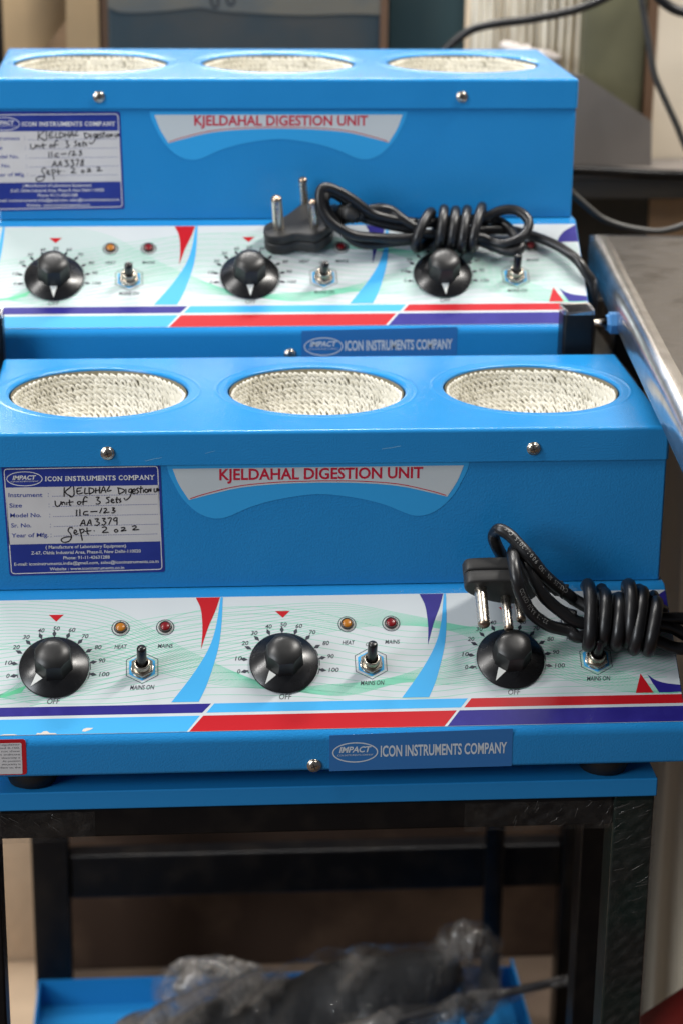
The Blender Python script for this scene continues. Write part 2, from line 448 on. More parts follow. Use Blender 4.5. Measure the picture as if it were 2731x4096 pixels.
def arc(cx, cz, r, a0, a1, n=5):
    return [(cx + r * cos(R(a0 + (a1 - a0) * i / n)), cz + r * sin(R(a0 + (a1 - a0) * i / n))) for i in range(n + 1)]
def make_base():
    # outline in (y, z), walked from the back over the top, down the slope and under
    P = [(204.5, -220.8), (204.5, -119.9), (-1.0, -119.9)]
    P += [(-3.2, -120.2), (-5.2, -121.0), (-6.9, -122.25)]
    P += [(-8.464, -123.4), (-93.4, -188.45)]
    P += [(-96.4, -190.9), (-98.4, -193.1), (-99.4, -195.3), (-99.713, -197.5)]
    P += [(-99.713, -218.2), (-99.2, -219.8), (-97.6, -220.8)]
    b = bmesh.new()
    x0, x1 = -249.0, 252.3
    A = [b.verts.new((x0, y, z)) for y, z in P]; B = [b.verts.new((x1, y, z)) for y, z in P]
    n = len(P)
    for i in range(n): b.faces.new((A[i], A[(i + 1) % n], B[(i + 1) % n], B[i]))
    fa = b.faces.new(A); fb = b.faces.new(B[::-1])
    ed = list(fa.edges) + list(fb.edges)
    bmesh.ops.recalc_face_normals(b, faces=b.faces)
    # round only the front corners of the end faces
    ed = [e for e in ed if max(v.co.y for v in e.verts) < -90 and e.calc_length() > 0.5]
    b.verts.ensure_lookup_table()
    mb = MB(); b.verts.index_update()
    bmesh.ops.bevel(b, geom=[e for e in list(fa.edges) + list(fb.edges)], offset=1.6, segments=3, profile=0.5, affect='EDGES')
    return mb.bm(b, BLUE, True)

def make_mantle_cloth(cx):
    mb = MB()
    prof = [(RH * 0.985 * cos(R(a)), -2.2 - 54 * sin(R(a))) for a in (0, 10, 20, 30, 40, 50, 60, 70, 80, 87)]
    return mb.lathe(prof, YBASE, lambda a, b, h: (cx + a, HY + b, h), 48)
def make_yarn():
    mb = MB(); rnd = random.Random(3)
    Rb, Dp = RH * 0.975, 52.0
    def pos(phi, th, out):
        r = Rb * cos(phi) - out * cos(phi); z = -2.6 - Dp * sin(phi) + out * sin(phi)
        return Vector((r * cos(th), HY + r * sin(th), z))
    shape = [(-.34, 1.30, -.2), (-.36, .95, .5), (-.33, .55, 1.0), (-.20, .18, 1.3), (0, .02, 1.3), (.20, .18, 1.2), (.30, .55, .8), (.30, .95, .2), (.24, 1.30, -.5)]
    for i in range(17):
        phi0 = R(1.5) + i * R(4.7)
        r = Rb * cos(phi0)
        n = max(12, int(2 * PI * r / 5.3)); dth = 2 * PI / n
        off = rnd.random() * dth; ripple = rnd.uniform(0, 6.28)
        for k in range(n):
            th = off + k * dth + rnd.uniform(-.13, .13) * dth
            rowlean = 0.75 + 0.35 * sin(3 * th + ripple) + rnd.uniform(-.12, .12)
            hh = R(4.8) * rnd.uniform(.9, 1.2); lift = rnd.uniform(-.4, .5); wd = rnd.uniform(.85, 1.15)
            drop = R(0.7) * sin(5 * th + i)
            P = [pos(phi0 + drop + t * hh, th + (s * wd - rowlean * (t - .5)) * dth, o + lift) for s, t, o in shape]
            q = rnd.uniform(.88, 1.2)
            mb.tube(P, q, YARN, n=6, cap=True, sub=1)
    return mb

def make_screw(fn):
    mb = MB()
    mb.lathe([(5.0, 0), (5.0, 0.8), (4.6, 1.1), (4.1, 1.1), (4.0, 1.5), (3.5, 2.0), (2.6, 2.4), (1.4, 2.6), (0.01, 2.7)], NICKEL, fn, 24, True, False)
    for a in (R(20), R(110)):  # raised dark bars colour in the shade of the cross recess
        ca, sa = cos(a), sin(a)
        P = [(-2.3, -.45), (2.3, -.45), (2.3, .45), (-2.3, .45)]
        mb.slab([(x * ca - y * sa, x * sa + y * ca) for x, y in P], fn, LRING, 1.9, 2.80)
    return mb

DIAL = [(-195.9 + 163.0 * i, 57.1) for i in range(3)]
def sheet(P, fn, m, h): mb = MB(); mb.slab(P, fn, m, 0.02, h); return mb

def make_panel_sheet():
    return sheet(rrect(-248.0, 251.4, 0.2, 109.9, 1.0, 3), PF, STK_W, 0.18)
def make_panel_print():
    mb = MB(); h = 0.26
    def pg(P, m, hh=h): mb.poly(P, PF, m, hh)
    pg([(-248, 87.9), (-84.9, 87.9), (-91.3, 95.1), (-248, 95.1)], STK_N)
    pg([(-82.7, 87.9), (97.0, 87.9), (91.3, 95.1), (-88.4, 95.1)], STK_C)
    pg([(99.5, 87.9), (251.4, 87.9), (251.4, 95.1), (93.7, 95.1)], STK_R)
    pg([(-248, 97.4), (-93.0, 97.4), (-102.3, 109.7), (-248, 109.7)], STK_C)
    pg([(-90.6, 97.4), (88.3, 97.4), (78.5, 109.7), (-100.6, 109.7)], STK_R)
    pg([(90.3, 97.4), (251.4, 97.4), (251.4, 109.7), (80.7, 109.7)], STK_N)
    for i in range(-1, 2):
        d = 163.0 * i + 0.6
        if i >= 0:
            L_ = smooth2([(-94.9 + d, .5), (-91.4 + d, 11), (-90.6 + d, 27.6), (-91.9 + d, 43.6)])
            Rr = smooth2([(-91.9 + d, 43.6), (-86.5 + d, 26), (-81 + d, 12), (-77.4 + d, .5)])
            pg(L_ + Rr[1:], STK_R if i == 0 else STK_N, 0.34)
        L_ = smooth2([(-77.0 + d, .5), (-81.0 + d, 26), (-87.2 + d, 45), (-98.5 + d, 65), (-113.5 + d, 86.3)])
        Rr = smooth2([(-94.2 + d, 86.3), (-88.0 + d, 72), (-80.2 + d, 46), (-77.0 + d, 25), (-75.3 + d, .5)])
        P = [p for p in L_ + Rr if p[0] > -248]
        if len(P) > 3: pg(P, STK_C, 0.34)
    pg([(223.7, 70.5), (227.5, 78.5), (231.2, 86.3), (218.2, 86.3)], STK_R, 0.34)
    pg(smooth2([(228.7, 71.4), (233.5, 75.8), (240.5, 78.6), (251.3, 80.4)]) + [(251.3, 86.2)] + smooth2([(251.3, 85.8), (243, 86.2), (235.2, 86.2)])[1:] + [(231.5, 78.5)], STK_N, 0.34)
    pg(smooth2([(251.3, .6), (247, 3.6), (240, 8.6), (235.5, 14.5), (232.3, 21.6)]) + smooth2([(232.3, 21.6), (239, 20.4), (251.3, 20.3)])[1:], STK_N, 0.34)
    # flat green wedge at the far left
    pg([(-248, 79.5), (-232, 78.3), (-214, 70.0), (-218, 76.0), (-230, 79.5), (-248, 81.5)], STK_G2, 0.24)
    for i, (cx, cu) in enumerate(DIAL):
        pg([(cx - 4.3, 13.0 - cu + 57.1), (cx + 6.4, 13.0), (cx + 1.1, 18.7)], STK_R, 0.34)
        for k in range(11):
            a = R(180 - 11.2 + 20.24 * k - 0)      # 0 sits just under the left end of the horizontal
            a = PI + R(-11.2) + R(20.24 * k)
            ca, sa = cos(a), sin(a)
            rr = 28.3
            for s in (1,):
                pg([(cx + (rr - 2.9) * ca, cu + (rr - 2.9) * sa), (cx + rr * ca - 1.5 * sa, cu + rr * sa + 1.5 * ca),
                    (cx + (rr + 2.9) * ca, cu + (rr + 2.9) * sa), (cx + rr * ca + 1.5 * sa, cu + rr * sa - 1.5 * ca)], STK_D, 0.34)
        for a0, a1 in ((-26, -12), (-8, 5), (8, 20), (164, 172)):
            mb.stroke([(cx + 26.0 * cos(R(a)), cu + 26.0 * sin(R(a))) for a in range(a0, a1 + 1, 3)], 0.5, PF, STK_D, 0.34)
        for lx in (-148.7, -116.7):
            x = lx + 163 * i
            mb.stroke([(x + 6.3 * cos(R(a)), 25.1 + 6.3 * sin(R(a))) for a in range(0, 360, 10)], 0.55, PF, STK_D, 0.34, True)
        x = -133.3 + 163 * i
        mb.stroke([(x + 12.9 * cos(R(a)), 57.9 + 12.9 * sin(R(a))) for a in (30, 90, 150, 210, 270, 330)], 0.5, PF, STK_D, 0.34, True)
        pg([(x + 10.6 * cos(R(a)), 57.9 + 10.6 * sin(R(a))) for a in (30, 90, 150, 210, 270, 330)], STK_C, 0.30)
    return mb
def make_chips():
    mb = MB()
    for P in ([(-207, 109.6), (-206, 108.4), (-203.5, 108.6), (-201.8, 107.2), (-199.4, 107.0), (-197.6, 108.6), (-193.5, 108.9), (-192.5, 109.6)], [(-175.2, 107.9), (-174.2, 106.0), (-171.6, 105.2), (-167.3, 105.4), (-169.2, 106.8), (-173.0, 108.1)], [(-232, 109.6), (-229, 108.9), (-222, 109.0), (-219.5, 109.6)]):
        mb.poly(P, PF, CHIP, 0.38)
    return mb
def make_scratch(P, w):
    return MB().stroke(P, w, lambda x, z, h: (x, -h, z), SCR, 0.06)
def make_panel_lines():
    mb = MB()
    lo, hi = 0.9, 87.2
    def fam(nodes, n, w=0.38, skew=0.0):
        for k in range(n):
            t = k / (n - 1) - 0.5; seg = []
            P = spline([(x + skew * t, c + t * g, 0) for x, c, g in nodes], 14)
            for p in P + [None]:
                if p is not None and lo < p.y < hi and -247.8 < p.x < 251.2: seg.append((p.x, p.y))
                else:
                    if len(seg) > 2: mb.stroke(seg, w, PF, STK_G, 0.22)
                    seg = []
    fam([(-262, 22, 40), (-215, 20, 44), (-150, 32, 46), (-95, 58, 26), (-38, 76, 5), (5, 79, 9), (48, 72, 4), (90, 66, 22), (150, 52, 40), (205, 60, 34), (262, 40, 44)], 17, skew=10)
    fam([(-262, 66, 50), (-200, 58, 56), (-120, 40, 50), (-60, 30, 42), (0, 20, 26), (50, 22, 9), (98, 31, 3.5), (140, 44, 26), (190, 70, 18), (236, 86, 3), (262, 84, 14)], 15, skew=-14)
    fam([(-252, 79.5, 1), (-232, 78.5, 3), (-205, 72, 26), (-150, 60, 52), (-90, 46, 70), (-20, 48, 72), (60, 62, 60), (130, 56, 60), (262, 50, 70)], 13)
    return mb
def make_panel_text():
    mb = MB(); up = (0, -1); h = 0.36
    for i, (cx, cu) in enumerate(DIAL):
        pos = {0: (-32.2, 7.0), 10: (-32.0, -3.6), 20: (-27.0, -16.2), 30: (-20.2, -24.4), 40: (-9.8, -29.6), 50: (1.1, -31.0), 60: (12.2, -29.6), 70: (21.6, -24.2), 80: (31.0, -15.0), 90: (33.8, -4.0), 100: (35.6, 7.2)}
        for nmb, (dx, du) in pos.items():
            s = str(nmb); w = {1: 2.2, 2: 4.6, 3: 7.0}[len(s)]
            mb.text(s, cx + dx - w / 2, cu + du, cx + dx + w / 2, cu + du, 3.3, PF, STK_D, h, 0.2, 0.008, up)
        mb.text('OFF', cx - 4.3, cu + 28.6, cx + 4.3, cu + 28.6, 4.3, PF, STK_K, h, 0.18, 0.006, up)
        d = 163 * i
        mb.text('HEAT', -153.0 + d, 42.0, -144.6 + d, 42.0, 3.2, PF, STK_D, h, 0.18, 0.008, up)
        mb.text('MAINS', -122.2 + d, 42.0, -111.8 + d, 42.0, 3.2, PF, STK_D, h, 0.18, 0.008, up)
        mb.text('OFF', -136.4 + d, 43.6, -130.2 + d, 43.6, 3.0, PF, STK_K, h, 0.18, 0.002, up)
        mb.text('MAINS ON', -141.9 + d, 75.6, -125.3 + d, 75.6, 3.5, PF, STK_D, h, 0.18, 0.008, up)
    return mb

def knob_frame(i): return lambda a, b, h: PF(DIAL[i][0] + 0.4 + a, 56.8 + b, h + 0.2)
def make_skirt(i):
    return MB().lathe([(24.3, 0.4), (24.7, 0.9), (24.7, 1.5), (24.1, 2.0), (14, 6.0), (12, 6.6)], BLK, knob_frame(i), 96)
def make_cap(i):
    mb = MB(); fn = knob_frame(i); n = 96; vs = []
    def Rm(t, a):
        q = ((t - PI / 8 + R(4)) % (PI / 4)) - PI / 8
        e = a / cos(q)
        return e
    dome = lambda r: 24.2 - 3.0 * (r / 12.0) ** 3.2
    rings = [0.02, 0.2, 0.4, 0.55, 0.68, 0.78, 0.86, 0.93, 0.98, 1.0]
    for f in rings:
        for k in range(n):
            t = 2 * PI * k / n; r = f * Rm(t, 12.1); vs.append((r * cos(t), r * sin(t), dome(r)))
    for zf, a in ((0.97, 12.2), (0.6, 12.7), (0.0, 13.5)):
        for k in range(n):
            t = 2 * PI * k / n; r = Rm(t, a); zt = dome(Rm(t, 12.1)); vs.append((r * cos(t), r * sin(t), 3.5 + (zt - 3.5) * zf))
    fs = [(j * n + i2, j * n + (i2 + 1) % n, (j + 1) * n + (i2 + 1) % n, (j + 1) * n + i2) for j in range(len(rings) + 2) for i2 in range(n)]
    fs.append(tuple(range(n))[::-1])
    nd = 9 * n
    mb.add([fn(*p) for p in vs], fs[:nd], BLK_CAP, True); mb.add([fn(*p) for p in vs], fs[nd:], BLK_CAP, False)
    return mb
def make_pointer(i, deg):
    mb = MB(); fn = knob_frame(i); a = R(deg)
    def p(r, s, dh): 
        return fn(r * cos(a) - s * sin(a), r * sin(a) + s * cos(a), 2.0 + (24.1 - r) * 0.4 + dh)
    vs = [p(13.8, -3.0, .5), p(13.8, 3.0, .5), p(22.8, 0, .4), p(13.8, -3.0, -.5), p(13.8, 3.0, -.5), p(22.8, 0, -.5)]
    return mb.add(vs, [(0, 1, 2), (3, 5, 4), (0, 2, 5, 3), (1, 4, 5, 2), (0, 3, 4, 1)], PTR)
def lamp_frame(x): return lambda a, b, h: PF(x + a, 25.1 + b, h)
def make_lamp_rim(x): return MB().lathe([(5.5, 0.3), (5.4, 0.7), (4.9, 0.75), (4.7, 0.4)], LRIM, lamp_frame(x), 28, True, False)
def make_lamp_ring(x): return MB().lathe([(4.7, 0.3), (4.6, 1.9), (4.2, 2.3), (3.6, 2.2), (3.4, 1.4)], LRING, lamp_frame(x), 28, True, False)
def make_lens(x, m): return MB().lathe([(3.55, 0.3), (3.5, 1.9), (3.0, 2.5), (2.0, 2.9), (0.9, 3.05), (0.02, 3.1)], m, lamp_frame(x), 24, True, False)
def sw_frame(i): return lambda a, b, h: PF(-133.3 + 163 * i + a, 58.6 + b, h)
def make_nut(i):
    mb = MB(); fn = sw_frame(i)
    hx = lambda r, off=0: [(r * cos(R(a + off)), r * sin(R(a + off))) for a in (30, 90, 150, 210, 270, 330)]
    mb.lathe([(8.1, 0.3), (8.1, 0.9), (7.6, 1.1)], NICKEL, fn, 32)
    P = hx(8.6); Q = hx(8.0); vs = [fn(x, y, 1.1) for x, y in P] + [fn(x, y, 3.6) for x, y in P] + [fn(x, y, 4.2) for x, y in Q]
    fs = [(i2 + o, (i2 + 1) % 6 + o, (i2 + 1) % 6 + o + 6, i2 + o + 6) for o in (0, 6) for i2 in range(6)] + [(12, 13, 14, 15, 16, 17)]
    mb.add(vs, fs, NICKEL)
    prof = []
    for k in range(6): prof += [(5.9, 4.1 + k * 0.8), (5.45, 4.5 + k * 0.8)]
    prof += [(5.3, 9.0), (4.2, 9.0), (4.1, 6.5)]
    mb.lathe(prof, NICKEL, fn, 28)
    return mb
def make_lever(i, tilt):
    a = R(tilt); fn = sw_frame(i)
    def g(p, q, h): return fn(p, -(h * sin(a)) + q * cos(a), 6.5 + h * cos(a) + q * sin(a))
    return MB().lathe([(2.6, 0), (3.3, 1.5), (3.5, 3.0), (3.5, 15.5), (3.2, 16.6), (2.4, 17.2), (0.05, 17.4)], BLK, g, 20, True, False)

def make_title_film():
    Lh = smooth2([(-113.9, -25.4), (-112.8, -31), (-109.8, -38.0), (-103.4, -50.2), (-93.9, -60.4), (-84.8, -65.3), (-76.4, -66.4), (-68.5, -64.3), (-54.3, -58.0), (-36.6, -52.9), (-16.9, -49.6), (-5.0, -48.7)], 4)
    Rh = [(-10.0 - x, z) for x, z in Lh][::-1]
    return MB().slab(Lh + Rh[1:], FF, TITLE_C, 0.02, 0.20)
TITLE_DX = 0.0
def make_title_print():
    mb = MB()
    Lh = smooth2([(-109.9, -28.2), (-105.4, -40.2), (-98.4, -52.0)], 4) + smooth2([(-98.4, -52.0), (-85.7, -48.6), (-62.2, -43.2), (-33.7, -40.6), (-5.0, -39.9)], 4)[1:]
    Rh = [(-10.0 - x, z) for x, z in Lh][::-1]
    mb.poly(Lh + Rh[1:], FF, STK_W, 0.28)
    C = smooth2([(-97.6, -50.9), (-85.7, -47.2), (-62.2, -41.7), (-33.7, -39.2), (-5.0, -38.6)], 4)
    C2 = [(-10.0 - x, z) for x, z in C][::-1]
    mb.stroke(C + C2[1:], 0.65, FF, TITLE_R, 0.34)
    return mb
def make_title_text():
    return MB().text('KJELDAHAL DIGESTION UNIT', -76.5, -37.0, 70.3, -37.2, 8.1, FF, TITLE_R, 0.36, 0, 0.024)

def make_plate():
    c = [(15, 135), (1440, 122), (1483, 1092), (90, 1130)]
    P = []
    for k in range(4):
        a, b, d = Vector(c[k - 1]), Vector(c[k]), Vector(c[(k + 1) % 4])
        p = b + (a - b).normalized() * 26; q = b + (d - b).normalized() * 26
        for t in (0, .25, .5, .75, 1): P.append(tuple((1 - t) ** 2 * p + 2 * t * (1 - t) * b + t * t * q))
    return MB().slab(P, NP, LBL_B, 0.02, 0.22)
HAND = [
 [(578,330),(576,415)],[(640,325),(585,375),(640,412)],[(660,325),(665,395),(640,418),(618,400)],[(735,335),(693,345),(697,390),(745,380)],[(690,368),(725,362)],
 [(765,335),(760,385),(790,385)],[(800,335),(800,392)],[(795,335),(835,345),(842,370),(800,392)],[(860,335),(858,385)],[(895,325),(893,385)],[(860,362),(893,355)],
 [(905,385),(930,325),(950,380)],[(912,362),(945,358)],[(985,320),(960,365),(1000,358)],[(1060,335),(1068,392)],[(1052,335),(1110,350),(1112,370),(1068,392)],
 [(1130,345),(1130,390)],[(1185,345),(1160,350),(1158,375),(1180,370),(1185,345),(1170,410),(1130,445),(1112,425)],[(1190,375),(1215,360),(1205,345),(1190,365),(1195,388),(1220,380)],
 [(1245,335),(1225,350),(1245,370),(1225,388)],[(1265,320),(1262,385)],[(1250,345),(1285,338)],[(1290,350),(1288,380)],[(1310,345),(1300,365),(1315,378),(1330,360),(1310,345)],
 [(1335,375),(1338,345),(1355,370),(1355,340)],[(1385,340),(1385,370),(1405,368),(1408,338)],[(1418,370),(1418,340),(1430,365)],
 [(495,450),(500,490),(520,502),(545,480),(548,455)],[(560,490),(560,465),(580,468),(583,488)],[(600,462),(600,488)],[(625,440),(625,490),(640,488)],[(610,465),(660,460)],
 [(710,455),(695,470),(710,485),(727,468),(710,455)],[(785,425),(765,415),(750,440),(745,490)],[(730,462),(785,455)],[(860,420),(890,420),(872,445),(900,460),(885,480),(860,478)],
 [(985,418),(955,425),(975,445),(975,465),(950,472)],[(1000,455),(1020,445),(1005,435),(997,455),(1010,470),(1030,462)],[(1050,415),(1045,465),(1060,465)],[(1035,438),(1068,435)],[(1085,432),(1070,445),(1088,455),(1070,467)],
 [(688,530),(688,590)],[(717,525),(717,588)],[(790,545),(758,550),(750,575),(795,575)],[(812,549),(873,545)],[(915,515),(895,562)],[(930,525),(950,518),(955,535),(930,560),(982,552)],
 [(1005,515),(1030,515),(1010,535),(1035,540),(1020,558),(1000,558)],
 [(720,678),(750,620),(765,675)],[(730,655),(760,652)],[(780,675),(808,618),(820,672)],[(788,652),(816,650)],[(850,615),(885,612),(868,635),(895,650),(870,672),(850,665)],
 [(915,610),(945,608),(928,630),(952,645),(930,668),(912,662)],[(965,608),(1000,605),(975,665)],
 [(655,700),(640,688),(622,695),(612,720),(632,745),(643,775),(625,810),(590,823),(560,818),(552,795),(590,777),(640,775)],[(665,740),(690,728),(675,712),(663,735),(680,752),(705,745)],
 [(715,700),(725,740),(740,808)],[(712,715),(745,705),(755,725),(725,745)],[(780,690),(785,745),(800,748)],[(765,725),(820,718)],[(842,720),(850,720)],
 [(915,690),(945,685),(955,705),(918,735),(975,732)],[(1040,705),(1027,718),(1040,733),(1060,720),(1040,705)],[(1085,695),(1115,690),(1120,702),(1085,722),(1135,715)],[(1185,680),(1215,675),(1222,690),(1190,712),(1250,708)]]
HAND_9 = [[(1045,600),(1022,610),(1025,630),(1048,625),(1050,600),(1050,665)]]
HAND_8 = [[(1048,602),(1025,615),(1050,645),(1034,664),(1020,648),(1050,618),(1048,602)]]
def make_plate_print():
    mb = MB()
    mb.poly([(56, 335), (1424, 312), (1440, 815), (84, 845)], NP, LBL_W, 0.28)
    c = [(40, 172), (1416, 147), (1456, 1068), (108, 1110)]; P = []
    for k in range(4):
        a, b, d = Vector(c[k - 1]), Vector(c[k]), Vector(c[(k + 1) % 4])
        p = b + (a - b).normalized() * 30; q = b + (d - b).normalized() * 30
        for t in (0, .25, .5, .75, 1): P.append(tuple((1 - t) ** 2 * p + 2 * t * (1 - t) * b + t * t * q))
    mb.stroke(P, 8, NP, LBL_T, 0.28, True)
    mb.stroke([(223 + 158 * cos(R(a)), 257 + 62 * sin(R(a))) for a in range(0, 360, 8)], 7, NP, LBL_T, 0.28, True)
    for k, (y0, y1) in enumerate(((411, 393), (503, 482), (592, 572), (682, 660), (769, 748))):
        x = 470 + k * 5
        while x < 1408 + k * 3:
            y = y0 + (y1 - y0) * (x - 470) / 940
            mb.poly([(x, y - 3), (x + 7, y - 3), (x + 7, y + 3), (x, y + 3)], NP, LBL_I, 0.33); x += 15
    return mb
def make_plate_text():
    mb = MB(); U = (0, -1)
    T = lambda s, x0, y0, x1, y1, cap, m=LBL_T, sh=0.0, b=0.012: mb.text(s, x0, y0, x1, y1, cap, NP, m, 0.36, sh, b, U)
    T('IMPACT', 116, 266, 318, 262, 36, LBL_T, 0.25, 0.03)
    T('ICON INSTRUMENTS COMPANY', 100, 288, 346, 283, 12, LBL_T, 0.2, 0.0)
    # slab-serif title, letter by letter
    s = 'ICON INSTRUMENTS COMPANY'; wd_ = {'I': .5, ' ': .42, 'M': 1.22, 'N': 1.0, 'O': 1.0, 'C': .92, 'S': .78, 'T': .88, 'R': .98, 'U': .98, 'E': .86, 'P': .88, 'A': 1.0, 'Y': .95}
    tot = sum(wd_[c] for c in s); x = 402.0
    ser = {'I': ((.5, 0, .8), (.5, 1, .8)), 'N': ((.12, 0, .36), (.12, 1, .32), (.88, 1, .36)), 'T': ((.5, 0, .5),), 'R': ((.12, 0, .36), (.12, 1, .3), (.9, 0, .3)), 'M': ((.1, 0, .3), (.9, 0, .3), (.1, 1, .26), (.9, 1, .26)), 'P': ((.14, 0, .42), (.1, 1, .3)), 'Y': ((.5, 0, .46), (.08, 1, .36), (.92, 1, .36)), 'U': ((.12, 1, .38), (.88, 1, .38)), 'A': ((.06, 0, .4), (.94, 0, .4)), 'E': ((.1, 0, .3), (.1, 1, .3))}
    for c in s:
        w = wd_[c] / tot * 986
        if c != ' ':
            yb = 277 - (x - 402) / 986 * 15; g0, g1 = x + w * .08, x + w * .92
            if c == 'I': g0, g1 = x + w * .30, x + w * .70
            T(c, g0, yb, g1, yb, 40, LBL_T, 0, 0.03)
            for fx, top, fw in ser.get(c, ()):
                cx = x + w * .04 + w * .92 * fx; yy = yb - (36 if top else 0)
                mb.poly([(cx - w * fw / 2, yy - 4), (cx + w * fw / 2, yy - 4), (cx + w * fw / 2, yy), (cx - w * fw / 2, yy)], NP, LBL_T, 0.37)
        x += w
    I = LBL_I
    T('Instrument', 80, 418, 383, 416, 36, I); T('Size', 88, 512, 200, 510, 36, I); T('Model No.', 95, 600, 372, 596, 36, I)
    T('Sr. No.', 103, 690, 283, 688, 36, I); T('Year of Mfg.', 107, 780, 437, 774, 36, I)
    for x, y in ((435, 412), (442, 505), (448, 595), (454, 685), (460, 773)):
        for dy in (0, -24): mb.poly([(x - 3, y + dy - 3), (x + 3, y + dy - 3), (x + 3, y + dy + 3), (x - 3, y + dy + 3)], NP, I, 0.36)
    T('( Manufacture of Laboratory Equipment)', 412, 882, 1132, 868, 28); T('Z-67, Okhla Industrial Area, Phase-II, New Delhi-110020', 282, 935, 1265, 915, 28)
    T('Phone: 91-11-42631288', 570, 978, 985, 970, 28); T('E-mail: iconinstruments.india@gmail.com, sales@iconinstruments.co.in', 132, 1036, 1425, 1008, 27)
    T('Website : www.iconinstruments.co.in', 448, 1079, 1115, 1065, 27)
    return mb
def make_writing(last):
    mb = MB()
    for P in HAND + last:
        Q = smooth2(P, 3) if len(P) > 2 else P
        mb.stroke(Q, 10.5, NP, INK, 0.40)
    return mb
def make_sign(): return MB().slab([(-2.8, -193.2), (126.6, -191.0), (126.8, -220.1), (-2.6, -221.0)], BF, SIGN_B, 0.02, 0.22)
def make_sign_text():
    mb = MB()
    mb.stroke([(15.4 + 15.6 * cos(R(a)), -206.8 + 7.4 * sin(R(a))) for a in range(0, 360, 8)], 0.85, BF, SIGN_T, 0.3, True)
    mb.text('IMPACT', 4.2, -206.8, 25.6, -206.6, 4.3, BF, SIGN_T, 0.3, 0.25, 0.03)
    mb.text('ICON INSTRUMENTS COMPANY', 2.9, -209.6, 27.8, -209.4, 1.3, BF, SIGN_T, 0.3, 0.2, 0.0)
    mb.text('ICON INSTRUMENTS COMPANY', 33.2, -210.4, 122.8, -209.7, 8.2, BF, SIGN_T, 0.3, 0, 0.022)
    return mb
def make_warn(): return MB().slab(rrect(-247.0, -213.9, -218.3, -191.1, 2.2, 4), BF, STK_R, 0.02, 0.20)
def make_warn_print():
    mb = MB(); mb.poly(rrect(-246.0, -216.9, -217.6, -193.9, 0.8, 3), BF, LBL_W, 0.27)
    rows = [('energy regulator', -243.5), ('marketed 0-100.', -240.5), ('does not show', -238.5), ('it indicate', -232.4), ('electricity is', -231.0), ('At position', -230.4), ('electricity is', -231.0), ('flew to the', -232.0)]
    for k, (s, x0) in enumerate(rows):
        z = -195.7 - k * 2.5
        mb.text(s, x0, z, -218.1, z, 1.35, BF, STK_K, 0.34, 0, 0.0)
    return mb
def make_foot(x, y):
    return MB().lathe([(14.0, -235.0), (16.5, -234.2), (19.5, -226.0), (20.0, -221.0)], FOOT, lambda a, b, h: (x + a, y + b, h), 32)

